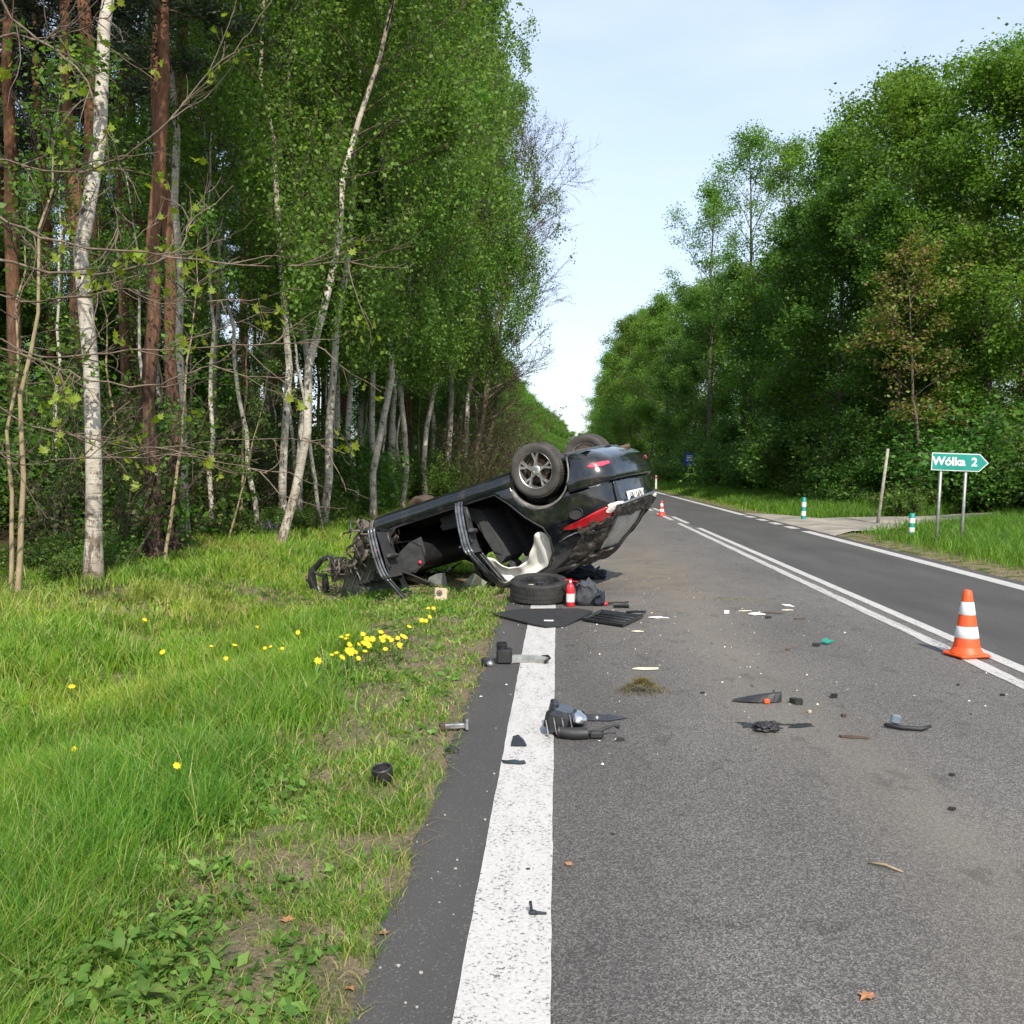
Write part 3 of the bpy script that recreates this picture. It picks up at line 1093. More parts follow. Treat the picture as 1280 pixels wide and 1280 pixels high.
    for i in range(4):
        y = 14.4 + i * 3.6 + rnd.uniform(-.3, .3)
        x = -6.3 - rnd.uniform(0, 2.5)
        place_shrub('twiggy_bush', SHRUB[2], up(x, y), rnd.uniform(1.6, 3.4), rnd.uniform(0, 6), 'bare twiggy bush between the trunks behind the tall grass', 'twiggy bushes between the trunks')


make_left_wood()


def maple_leaf_mesh():
    pts = []
    for a, r_ in [(-90, .28), (-60, .5), (-35, .36), (-8, .78), (18, .42), (40, .72), (62, .48), (90, 1.0), (118, .48), (140, .72), (162, .42), (188, .78), (215, .36), (240, .5)]:
        pts.append((r_ * math.cos(R(a)), r_ * math.sin(R(a)), .10 * abs(math.cos(R(a))) * r_))
    vs = [(0, 0, 0)] + pts
    fs = [(0, i + 1, (i + 1) % len(pts) + 1) for i in range(len(pts))]
    me = np_mesh('maple_leaf', np.array(vs), None, np.array(fs), M['lime_leaf'], False, np.full(len(vs), .5))
    return me


def make_maple():
    rng = np.random.default_rng(77)
    e = empty('maple_tree', up(-6.15, 9.6), 'young maple with long bare horizontal branches and fresh lime leaves over the tall grass', 'tree')
    T = Tubes()
    tr = bent(rng, (0, 0, -.2), (.03, 0, 1), 7.5, 12, .04, 0)
    T.add(tr, .085, .02, 8)
    B = Tubes()
    spots = []
    world = e.location
    # branches drawn as (start height, list of pixels they pass through at depth y)
    lines = [
        (3.05, 9.3, [(-30, 330), (70, 342), (150, 340), (215, 318), (238, 280), (242, 235)], .026),
        (2.55, 9.0, [(-40, 262), (0, 272), (70, 302), (190, 318), (300, 333), (400, 330), (470, 322)], .024),
        (2.0, 9.4, [(-40, 382), (30, 378), (110, 370), (160, 362), (210, 374), (300, 375), (380, 360)], .018),
        (1.5, 9.2, [(-40, 436), (60, 448), (150, 441), (240, 436), (330, 430), (400, 428)], .018),
        (1.35, 9.0, [(-40, 448), (55, 452), (105, 474), (195, 480), (250, 460), (300, 462)], .020),
        (1.0, 9.6, [(-30, 515), (40, 535), (100, 545), (165, 560), (220, 556), (330, 548), (400, 552)], .014),
        (.9, 9.3, [(-30, 560), (20, 580), (90, 572), (180, 570), (260, 575), (330, 590)], .013),
        (4.3, 9.2, [(-40, -20), (20, 30), (90, 80), (128, 150), (140, 250), (150, 300)], .022),
        (3.9, 9.8, [(-30, 205), (60, 215), (130, 205), (190, 170), (260, 92), (310, 40)], .022),
        (4.6, 9.4, [(-20, 60), (60, 50), (130, 20), (180, -30)], .016),
    ]
    for z0, y, px, rad in lines:
        pts = [np.array(on_y(a, b, y + .25 * math.sin(i * 1.7)) - world) for i, (a, b) in enumerate(px)]
        # back to the stem
        s0, _ = interp_line(tr, min(.97, max(.05, (z0 - .3) / 7.4)))
        pts = [s0] + pts
        pts = np.array(pts)
        u = np.linspace(0, len(pts) - 1, 26)
        fine = []
        for a in u:
            i = min(int(a), len(pts) - 2)
            f = a - i
            p0, p1, p2, p3 = pts[max(i - 1, 0)], pts[i], pts[i + 1], pts[min(i + 2, len(pts) - 1)]
            fine.append(.5 * ((2 * p1) + (-p0 + p2) * f + (2 * p0 - 5 * p1 + 4 * p2 - p3) * f * f + (-p0 + 3 * p1 - 3 * p2 + p3) * f ** 3))
        fine = np.array(fine) + rng.normal(size=(26, 3)) * .012
        B.add(fine, rad * .68, .004, 6)
        for k in range(15):
            p1, d1 = interp_line(fine, rng.uniform(.25, 1))
            dd = unit(d1 + unit(rng.normal(size=3)) * .8)
            tw = bent(rng, p1, dd, rng.uniform(.25, .9), 5, .18, .03)
            B.add(tw, .007, .003, 4)
            for _ in range(2):
                p2, d2 = interp_line(tw, rng.uniform(.4, 1))
                t2 = bent(rng, p2, unit(d2 + unit(rng.normal(size=3)) * .7), rng.uniform(.1, .35), 3, .2, .02)
                B.add(t2, .004, .002, 3)
                spots.append(t2[-1])
            spots.append(tw[-1])
    link(bpy.data.objects.new('trunk', T.mesh('maple_trunk', M['grey_bark'])), e)
    link(bpy.data.objects.new('branch', B.mesh('maple_branch', M['twig_bark'])), e)
    lm = maple_leaf_mesh()
    rng.shuffle(spots)
    n = 0
    for p in spots:
        if p[2] < 1.35 or rng.uniform() < .25:
            continue
        m = rng.integers(3, 6)
        for k in range(m):
            if n >= 290:
                break
            o = link(bpy.data.objects.new('leaf', lm), e)
            o.location = p + rng.normal(size=3) * .05 + np.array([0, 0, -.04])
            o.rotation_euler = (R(rng.uniform(20, 100)), R(rng.uniform(-30, 30)), rng.uniform(0, 6.28))
            q_ = rng.uniform(.045, .085)
            o.scale = (q_ * rng.uniform(.7, 1.1), q_, q_ * rng.uniform(.5, 4.5))
            n += 1


make_maple()


def make_right_wood():
    rnd = random.Random(9)
    A = 'wood across the road'
    front = [(15.4, 31.5, 1, 13), (14.0, 33, 0, 13.2), (13.2, 37.5, 1, 13.8), (14.2, 43, 0, 16.0), (13.2, 48, 1, 15.6), (13.4, 56, 1, 13), (13.2, 64, 0, 13), (13.8, 73, 1, 13), (12.2, 84, 0, 15), (12.6, 94, 1, 16.5), (11.2, 104, 0, 17), (10.6, 114, 1, 17)]
    for i, (x, y, k, h) in enumerate(front):
        place_tree('broad_tree', OAK[k], up(x, y), h, i * 2.3, 'spreading yellow green broadleaf tree at the front of the ' + A, 'front trees across the road')
    for i, (x, y, h) in enumerate([(11.6, 26.8 + 8, 9.5), (11.4, 41, 12), (12.0, 51, 13), (11.6, 61, 12), (11.4, 75, 12), (11.0, 90, 12)]):
        place_tree('dark_green_tree', OAK[2], up(x, y), h, i * 1.9, 'dense dark green tree at the front of the ' + A, 'dark green trees across the road')
    for i, (x, y, h) in enumerate([(14.6, 50, 16.5), (13.0, 58, 18.5), (12.0, 64, 21), (11.0, 72, 20), (15.6, 44, 15.0), (17.2, 38.5, 16)]):
        place_tree('tall_open_tree', OAK[3], up(x, y), h, i * 1.1, 'tall tree with open crown and visible limbs rising above the ' + A, 'tall open trees across the road')
    p = g(1152, 652)
    place_tree('russet_tree', RUSSET, (11.2, 31.0, float(gz(11.2, 31))), 7.5, .4, 'slim leaning tree with russet and lime young leaves across the road', None, lean=(-.10, 0))

    for i in range(40):
        x = rnd.uniform(17.5, 34)
        y = rnd.uniform(16, 130)
        if x > .56 * y:
            continue
        place_tree('broad_tree', OAK[i % 3 if i % 5 else 3], up(x, y), rnd.uniform(10, 13.5), i * 1.3, 'broadleaf tree deeper in the ' + A, 'deeper trees across the road')
    for i, y in enumerate(np.arange(125, 330, 9)):
        place_tree('broad_tree', OAK[i % 2], up(8.6 + (i % 3) * 2.0, y), 18 + (i % 3) * 1.5, i * 2.1, 'distant leafy tree where the wood across the road narrows', 'distant trees across the road')
    for i, (x, y) in enumerate([(-4, 335), (-1, 345), (2, 338), (5, 350), (8, 340), (-7, 330)]):
        place_tree('broad_tree', OAK[i % 2], up(x, y), 12, i, 'farthest small tree closing the end of the road', 'trees closing the end of the road')
    for i in range(64):
        y = 20 + i * 1.3 + rnd.uniform(-.6, .6)
        if 24.0 < y < 28.6:
            continue
        x = 11.0 + rnd.uniform(-.5, 1.6) + (.4 if y < 24 else 0)
        k = rnd.choice((0, 0, 1, 1))
        place_shrub('leafy_shrub', SHRUB[k], up(x, y), rnd.uniform(1.6, 3.8), rnd.uniform(0, 6), 'leafy shrub at the foot of the ' + A, 'shrubs at the foot of the wood across the road', 1.1)
    for i in range(30):
        y = 24 + i * 1.3
        place_shrub('forest_shrub', SHRUB[i % 2], up(rnd.uniform(13.5, 19), y), rnd.uniform(2.4, 4.5), rnd.uniform(0, 6), 'dim shrub deep inside the ' + A, 'shrubs deep inside the wood across the road', 1.2)
    for i in range(12):
        y = 28 + i * 1.3
        place_shrub('low_bush', SHRUB[3], up(rnd.uniform(9.4, 10.4), y), rnd.uniform(.6, 1.2), rnd.uniform(0, 6), 'low bush in the grass before the ' + A, 'low bushes before the wood across the road')


make_right_wood()


# ------------------------------------------------------------------ grass
def blades(rng, P, h, w, lean):
    n = len(P)
    az = rng.uniform(0, 2 * np.pi, n)
    f = np.column_stack([np.cos(az), np.sin(az), np.zeros(n)])
    la = rng.uniform(0, 2 * np.pi, n)
    l = np.column_stack([np.cos(la), np.sin(la), np.zeros(n)]) * (lean * rng.uniform(.15, 1.2, n) * h)[:, None]
    upv = np.zeros((n, 3))
    upv[:, 2] = h
    W_ = f * (w / 2)[:, None]
    a = P - W_
    b = P + W_
    m = P + upv * .55 + l * .35
    c, d = m + W_ * .8, m - W_ * .8
    tip = P + upv * (1 - .35 * lean * rng.uniform(0, 1, n))[:, None] + l * 1.15
    V = np.stack([a, b, c, d, tip], 1).reshape(-1, 3)
    i = np.arange(n)[:, None] * 5
    return V, i + np.array([[0, 1, 2, 3]]), i + np.array([[3, 2, 4]])


def vnoise(x, y, s, seed):
    """cheap value noise"""
    rng = np.random.default_rng(seed)
    G = rng.uniform(0, 1, (128, 128))
    u, v = x * s, y * s
    i, j = np.floor(u).astype(int), np.floor(v).astype(int)
    f, gq = u - i, v - j
    f, gq = f * f * (3 - 2 * f), gq * gq * (3 - 2 * gq)
    i, j = i % 127, j % 127
    return (G[i, j] * (1 - f) + G[i + 1, j] * f) * (1 - gq) + (G[i, j + 1] * (1 - f) + G[i + 1, j + 1] * f) * gq


def make_grass():
    rng = np.random.default_rng(3)
    n = 460000
    y = 1.5 * np.exp(rng.uniform(0, 1, n) * math.log(42 / 1.5))
    xl = np.maximum(-.70 * y - .8, -7.2)
    x = xl + (ROAD_L + .02 - xl) * rng.uniform(0, 1, n)
    d = ROAD_L - x
    big = .6 * vnoise(x, y, .9, 1) + .4 * vnoise(x, y, 2.7, 2)
    fine = vnoise(x, y, 6.0, 4)
    tuft = vnoise(x, y, 11.0, 6)
    edge_d = .45 + .35 * (1 - sst(2.6, 4.0, y)) + .75 * sst(7.5, 10.5, y) * (1 - sst(12.5, 15, y))
    lush = sst(edge_d, edge_d + .6, d + (big - .5) * .75)
    soil = sst(.50, .66, .55 * vnoise(x, y, 3.1, 17) + .45 * vnoise(x, y, 8.0, 18) + .10 * (1 - sst(.1, .8, d)))
    dens = (1 - lush) * (1 - .80 * soil) * (.85 + .5 * tuft) + lush * (.7 + .4 * tuft)
    dens *= sst(-.05, .22, d + (fine - .5) * .25) * .92 + .08
    dry = sst(.55, .75, .65 * vnoise(x, y, .55, 31) + .35 * vnoise(x, y, 2.2, 32)) * sst(1.6, 2.6, d)
    dens *= 1 - .8 * sst(.68, .82, vnoise(x, y, 1.7, 9)) * (y < 14)
    dens *= 1 - .72 * dry * (.4 + .8 * fine)
    # ground cleared by the car
    cw = np.exp(-((x + 2.5) / 1.25) ** 4 - ((y - 13.0) / 1.5) ** 4)
    under = (np.abs((x + .9) * .905 - (y - 12.95) * -.425) < 1.9) & (np.abs((x + .9) * .425 + (y - 12.95) * .905) < .75)
    dens *= np.where(under, .25, 1)
    keep = rng.uniform(0, 1, n) < dens * .72
    x, y, d, lush, big, tuft, cw, under, dry = (a[keep] for a in (x, y, d, lush, big, tuft, cw, under, dry))
    z = gz(x, y)
    h = (.040 + .06 * big) * (1 - lush) + (.11 + .20 * big) * lush
    h *= rng.uniform(.55, 1.25, len(x)) * (.8 + .4 * tuft) * (1 - .6 * cw) * np.where(under, .5, 1) * (1 - .25 * dry) * (.72 + .56 * vnoise(x, y, 1.1, 41))
    w = rng.uniform(.0028, .0055, len(x)) * np.clip(y / 3.2, 1, 7)
    V, F4, F3 = blades(rng, np.column_stack([x, y, z - .01]), h, w, .55 + .35 * (1 - lush))
    yel = vnoise(x, y, .7, 12)
    r_ = np.clip(rng.normal(.34 + .6 * (yel - .35) * lush + .22 * sst(1.5, 4, d), .22, len(x)), 0, 1)
    dead = rng.uniform(0, 1, len(x)) < (.08 + .16 * (1 - lush) + .22 * dry)
    r_ = np.where(dead, rng.uniform(.93, 1, len(x)), np.minimum(r_, .92))
    o = link(bpy.data.objects.new('verge_grass', np_mesh('verge_grass', V, F4, F3, M['grass_blade'], False, np.repeat(r_, 5))))
    tag(o, 'bright spring grass on the verge from the road edge to the birches', 'grass', kind='stuff')
    # straw lying on the bare strip
    n = 9000
    y = 1.6 * np.exp(rng.uniform(0, 1, n) * math.log(14 / 1.6))
    x = ROAD_L + .03 - rng.uniform(0, 1, n) ** 1.2 * 1.9
    V, F4, F3 = blades(rng, np.column_stack([x, y, gz(x, y) + .012]), rng.uniform(.008, .03, n), rng.uniform(.002, .004, n) * np.clip(y / 3, 1, 4), rng.uniform(2, 7, n))
    o = link(bpy.data.objects.new('dead_grass', np_mesh('dead_grass', V, F4, F3, M['dry_grass'], False, np.repeat(rng.uniform(0, 1, n), 5))))
    tag(o, 'dead straw scattered on the bare strip along the road edge', 'straw', kind='stuff')
    # broad little leaves mixed into the turf
    n = 30000
    y = 1.6 * np.exp(rng.uniform(0, 1, n) * math.log(18 / 1.6))
    xl = np.maximum(-.70 * y - .8, -6.5)
    x = xl + (ROAD_L - .12 - xl) * rng.uniform(0, 1, n)
    keep = (.6 * vnoise(x, y, 1.6, 51) + .4 * vnoise(x, y, 5.0, 52)) > .50
    x, y = x[keep], y[keep]
    P = np.column_stack([x, y, gz(x, y) + rng.uniform(.015, .11, len(x)) * (.35 + .65 * sst(.5, 1.1, ROAD_L - x))])
    V, F, rn = leaves(rng, P, .045, .026, .1, .9)
    o = link(bpy.data.objects.new('verge_herbs', np_mesh('verge_herbs', V, F, None, M['weed_leaf'], False, rn)))
    tag(o, 'low broad leaved herbs mixed through the verge grass', 'herbs', kind='stuff')
    # far verge
    n = 120000
    y = 12 * np.exp(rng.uniform(0, 1, n) * math.log(90 / 12))
    e = rng.uniform(0, 1, n) ** .8 * 6.5
    x = ROAD_R + .0 + e
    on_side = (y > np.interp(x, [6, 6.6, 7.4, 8.6, 10.5, 14], [21.9, 22.7, 23.2, 23.9, 25.2, 28.4])) & (y < np.interp(x, [6, 6.6, 7.4, 8.6, 10.5, 14], [32.5, 30.4, 28.6, 27.6, 28.2, 31]))
    big = .6 * vnoise(x, y, .5, 21) + .4 * vnoise(x, y, 1.9, 22)
    lush = sst(.25, 1.3, e + (big - .5) * .8)
    keep = (~on_side) & (rng.uniform(0, 1, n) < .35 + .6 * lush)
    x, y, big, lush = (a[keep] for a in (x, y, big, lush))
    h = (.06 * (1 - lush) + (.20 + .34 * big) * lush) * rng.uniform(.6, 1.2, len(x))
    h *= 1 - .72 * np.exp(-((y - 21.6) / 1.3) ** 2) * (x < 7.7)
    w = rng.uniform(.006, .011, len(x)) * np.clip(y / 14, 1, 4)
    V, F4, F3 = blades(rng, np.column_stack([x, y, gz(x, y) - .01]), h, w, np.full(len(x), .6))
    r_ = np.clip(rng.normal(.22 + .25 * (1 - lush), .2, len(x)), 0, .93)
    o = link(bpy.data.objects.new('far_verge_grass', np_mesh('far_verge_grass', V, F4, F3, M['grass_blade'], False, np.repeat(r_, 5))))
    tag(o, 'tall green grass on the verge across the road below the wood', 'grass', kind='stuff')


make_grass()


def leaf_blade_mesh(name, L, Wd, lobes, mat, arch=.35, rv=.45, wav=0.):
    vs, fs = [], []
    n = 9
    for i in range(n):
        t = i / (n - 1)
        w = Wd * math.sin(math.pi * (t * .9 + .05)) ** .8
        if lobes:
            w *= .55 + .45 * (i % 2)
        x = L * t
        z = arch * L * math.sin(t * 1.9) * .8 - .25 * L * t * t + wav * L * math.sin(t * 11 + rv * 9)
        vs += [(x, -w / 2, z + .12 * w), (x, 0, z), (x, w / 2, z + .12 * w)]
        if i:
            a = (i - 1) * 3
            fs += [(a, a + 3, a + 4, a + 1), (a + 1, a + 4, a + 5, a + 2)]
    return np_mesh(name, np.array(vs), np.array(fs), None, mat, True, np.full(len(vs), rv))


def make_weeds():
    rnd = random.Random(4)
    forms = [[leaf_blade_mesh('dock_leaf', .20, .075 * q, False, M['weed_leaf'], .2 + .3 * q2, q2, .02) for q, q2 in ((1, .3), (.8, .6), (1.1, .95), (.7, .05))],
             [leaf_blade_mesh('dandelion_leaf', .17, .050 * q, True, M['weed_leaf'], .15 + .3 * q2, q2, .02) for q, q2 in ((1, .2), (.8, .5), (1.1, .8))],
             [leaf_blade_mesh('nettle_leaf', .11, .06 * q, False, M['weed_leaf'], .1 + .3 * q2, q2, .03) for q, q2 in ((1, .4), (.8, .7), (1.1, 1.0))]]
    spots = [(30, 1255, 0, 11), (90, 1245, 2, 12), (150, 1215, 0, 10), (200, 1180, 1, 11), (60, 1205, 2, 9), (245, 1155, 1, 9), (180, 1265, 0, 10), (250, 1240, 1, 8), (300, 1050, 1, 10), (255, 1110, 1, 9), (285, 1090, 2, 9), (320, 1020, 1, 9), (345, 1000, 2, 8), (240, 1160, 2, 8), (120, 1270, 0, 9), (10, 1215, 0, 8), (405, 930, 1, 8), (470, 838, 1, 10), (455, 845, 1, 10), (485, 850, 1, 10), (440, 855, 1, 9), (500, 830, 1, 9), (330, 985, 1, 8), (215, 1215, 2, 9), (45, 1275, 2, 10), (75, 1230, 0, 8), (20, 1240, 2, 10), (110, 1225, 1, 9), (135, 1245, 2, 9), (165, 1190, 2, 9), (95, 1190, 1, 8), (130, 1180, 2, 8), (190, 1235, 0, 8), (230, 1190, 0, 7), (60, 1180, 0, 7), (475, 826, 1, 9), (465, 832, 1, 10), (492, 822, 1, 9), (448, 838, 1, 9), (508, 812, 1, 8), (430, 846, 1, 8), (160, 1275, 1, 9), (270, 1215, 1, 8), (225, 1270, 1, 8)]
    for k, (px, py, f, n) in enumerate(spots):
        p = g(px, py)
        e = empty('weed_plant', p, ('broad leaved dock plant at the edge of the tall grass', 'dandelion rosette with toothed leaves flat on the verge', 'low weed with small pointed leaves on the verge')[f], 'plant', ('dock plants on the verge', 'dandelion rosettes on the verge', 'small weeds on the verge')[f], rnd.uniform(0, 6))
        for i in range(n):
            o = link(bpy.data.objects.new('leaf', rnd.choice(forms[f])), e)
            o.rotation_euler = (R(rnd.uniform(-12, 12)), R(rnd.uniform(-55, -5)), i * 6.283 / n + rnd.uniform(-.3, .3))
            s_ = rnd.uniform(.24, .48)
            o.scale = (s_, s_, s_)
            o.location = (0, 0, rnd.uniform(0, .05))


make_weeds()


def make_dandelions():
    rnd = random.Random(8)
    head = MB()
    head.lathe([(.004, -.010), (.012, -.006), (.021, .002), (.023, .006), (.018, .012), (.010, .015), (.001, .016)], 14)
    for k in range(26):
        a = k * 2.399
        r_ = .010 + .012 * (k % 3) / 2
        c_, s_ = math.cos(a), math.sin(a)
        head.add([(c_ * r_ - s_ * .003, s_ * r_ + c_ * .003, .010), (c_ * r_ + s_ * .003, s_ * r_ - c_ * .003, .010), (c_ * (r_ + .012), s_ * (r_ + .012), .015 - .003 * (k % 3))], [(0, 1, 2)])
    hm = head.mesh('flower_head', M['dandelion_yellow'])
    stem = MB().tube([(0, 0, -.02), (.004, .002, .5), (0, 0, 1)], [.0035, .003, .003], 5).mesh('stem', M['weed_leaf'])
    px = [(99, 963), (222, 1001), (266, 818), (283, 838), (328, 829), (338, 824), (361, 823), (394, 836), (417, 829), (424, 833), (434, 827), (434, 839), (446, 821), (448, 832), (455, 818), (460, 812), (462, 815), (470, 810), (476, 802), (478, 823), (482, 813), (487, 815), (495, 809), (497, 818), (500, 810), (498, 815), (516, 790), (519, 786), (530, 785), (541, 772), (538, 779), (543, 766), (508, 795), (184, 784), (90, 872), (466, 813), (491, 811), (295, 820), (317, 790), (203, 827), (375, 800)]
    px += [(rnd.uniform(425, 505), rnd.uniform(800, 832)) for _ in range(14)]
    for i, (a, b) in enumerate(px):
        a += rnd.uniform(-3, 3)
        b += rnd.uniform(-4, 4)
        h = rnd.uniform(.14, .24) if a < 400 else rnd.uniform(.12, .2)
        p = g(a, b + h * 1250 / 9 * .75)
        h2 = h + .02
        near = a > 400
        e = empty('dandelion', p, 'yellow dandelion in the clump beside the overturned car' if near else 'yellow dandelion standing alone in the tall grass', 'flower', 'dandelions beside the car' if near else 'dandelions in the tall grass', rnd.uniform(0, 6))
        e.rotation_euler = (rnd.uniform(-.15, .15), rnd.uniform(-.15, .15), rnd.uniform(-.5, .5))
        s_ = link(bpy.data.objects.new('stem', stem), e)
        s_.scale = (1, 1, h2)
        f_ = link(bpy.data.objects.new('flower_head', hm), e)
        f_.location = (0, 0, h2)
        k = rnd.uniform(.55, 1.0)
        f_.scale = (k, k, k)
        f_.rotation_euler = (R(rnd.uniform(5, 60)), R(rnd.uniform(-25, 25)), rnd.uniform(0, 1))


make_dandelions()


# ------------------------------------------------------------------ the overturned car
CAR_T = Vector((0.031, 12.584, 1.737))
CAR_R = (Matrix.Rotation(R(154.84), 3, 'Z') @ Matrix.Rotation(R(16.72), 3, 'Y') @ Matrix.Rotation(math.pi + R(-3.30), 3, 'X'))
CAR_E = Vector((-.6, 12.6, 0))
CAR_M = Matrix.Translation(CAR_T - CAR_E) @ CAR_R.to_4x4()


def car_px(px, py, ax, val):
    """point of the car (in its own upright frame) seen at a pixel, on the plane axis = val"""
    o, d = pix_ray(px, py)
    o = CAR_R.transposed() @ (o - CAR_T)
    d = CAR_R.transposed() @ d
    return o + d * ((val - o[ax]) / d[ax])


CW = ([.16, .22, .30, .45, .65, .85, .95, 1.0, 1.2, 1.38, 1.45, 1.50], [.74, .82, .865, .892, .90, .893, .872, .845, .755, .672, .63, .53])
CR_ = ([.16, .26, .34, .45, .60, .62, .72, .90, .97, 1.17, 1.37, 1.46, 1.50], [-.52, -.70, -.79, -.825, -.825, -.80, -.79, -.785, -.72, -.52, -.24, -.05, .08])
CF_ = ([.16, .95, 1.0, 1.47, 1.5], [2.50, 2.50, 2.28, 1.55, 1.45])


def body_pt(u, z, off=0.):
    """u 0..1 right side front to rear, 1..2 corner, 2..3 rear to the centre line; right side has y < 0"""
    w = float(np.interp(z, *CW)) + off
    xr = float(np.interp(z, *CR_)) - off
    xf = float(np.interp(z, *CF_))
    cx, cy = .40, .34
    if u <= 1:
        x = xf + (xr + cx - xf) * u
        y = -w
        k = max(0, (.75 - x)) / 1.2
        y += .045 * k * k
        k = max(0, x - 1.9) / .6
        y += .05 * k * k
        return Vector((x, y, z))
    k = max(0, (.75 - (xr + cx))) / 1.2
    yc = -w + .045 * k * k
    if u <= 2:
        a = (u - 1) * math.pi / 2
        return Vector((xr + cx - cx * math.sin(a) ** .85, yc + cy * (1 - math.cos(a) ** .85), z))
    t = u - 2
    y0 = yc + cy
    return Vector((xr - .035 * math.sin(t * math.pi / 2), y0 * (1 - t), z))


def in_poly(x, z, poly):
    c = False
    n = len(poly)
    for i in range(n):
        x0, z0 = poly[i]
        x1, z1 = poly[(i + 1) % n]
        if (z0 > z) != (z1 > z) and x < (x1 - x0) * (z - z0) / (z1 - z0) + x0:
            c = not c
    return c


def near_poly(x, z, poly):
    best = None
    for i in range(len(poly)):
        a, b = Vector((*poly[i], 0)), Vector((*poly[(i + 1) % len(poly)], 0))
        p = Vector((x, z, 0))
        t = max(0, min(1, (p - a).dot(b - a) / max(1e-9, (b - a).length_squared)))
        q = a + (b - a) * t
        if best is None or (q - p).length < best[0]:
            best = ((q - p).length, q.x, q.y)
    return best


def circle_poly(cx, cz, r_, n=28):
    return [(cx + r_ * math.cos(2 * math.pi * i / n), cz + r_ * math.sin(2 * math.pi * i / n)) for i in range(n)]


ARCH = circle_poly(0, .30, .392)
DOOR_F = [(1.20, .37), (2.12, .37), (2.30, .52), (2.32, .86), (2.12, 1.0), (1.66, 1.40), (1.20, 1.43)]
DOOR_R = [(1.08, .37), (.62, .37), (.47, .52), (.30, .74), (.12, .92), (.10, 1.06), (.16, 1.24), (.30, 1.38), (.52, 1.43), (1.08, 1.44)]
WIN_F = [(1.20, 1.0), (2.05, 1.0), (1.64, 1.38), (1.20, 1.41)]
WIN_R = [(.22, 1.0), (1.08, 1.0), (1.08, 1.42), (.52, 1.40), (.30, 1.28)]


def skin(us, zs, side, holes, off=0.):
    """panel of the body between parameters, holes cut in side view and their edges drawn onto the outline"""
    me = bmesh.new()
    G_ = [[None] * len(zs) for _ in us]
    for i, u in enumerate(us):
        for j, z in enumerate(zs):
            p = body_pt(u, z, off)
            G_[i][j] = me.verts.new((p.x, p.y * side, p.z))
    for i in range(len(us) - 1):
        for j in range(len(zs) - 1):
            cx = sum(v.co.x for v in (G_[i][j], G_[i + 1][j], G_[i + 1][j + 1], G_[i][j + 1])) / 4
            cz = (zs[j] + zs[j + 1]) / 2
            if us[i] < 1.35 and any(in_poly(cx, cz, h) for h in holes):
                continue
            f = me.faces.new((G_[i][j], G_[i + 1][j], G_[i + 1][j + 1], G_[i][j + 1]))
            f.smooth = True
    loose = [v for v in me.verts if not v.link_faces]
    bmesh.ops.delete(me, geom=loose, context='VERTS')
    for v in me.verts:
        if v.is_boundary:
            for h in holes:
                d, qx, qz = near_poly(v.co.x, v.co.z, h)
                if d < .045:
                    w0 = float(np.interp(v.co.z, *CW))
                    w1 = float(np.interp(qz, *CW))
                    v.co = Vector((qx, v.co.y + (w0 - w1) * side * (1 if side > 0 else 1) * -1 * (-1), qz)) if False else Vector((qx, v.co.y + (w0 - w1) * side, qz))
                    break
    return me


def crumple(o, amp, scale, seed, zone=None):
    for v in o.data.vertices:
        p = v.co
        k = zone(p) if zone else 1
        if k > 0:
            n_ = noise.noise_vector(p * scale + Vector((seed, seed * 2, 0)))
            n2 = noise.noise_vector(p * scale * 2.7 + Vector((seed, 0, seed)))
            v.co = p + (n_ * amp + n2 * amp * .45) * k


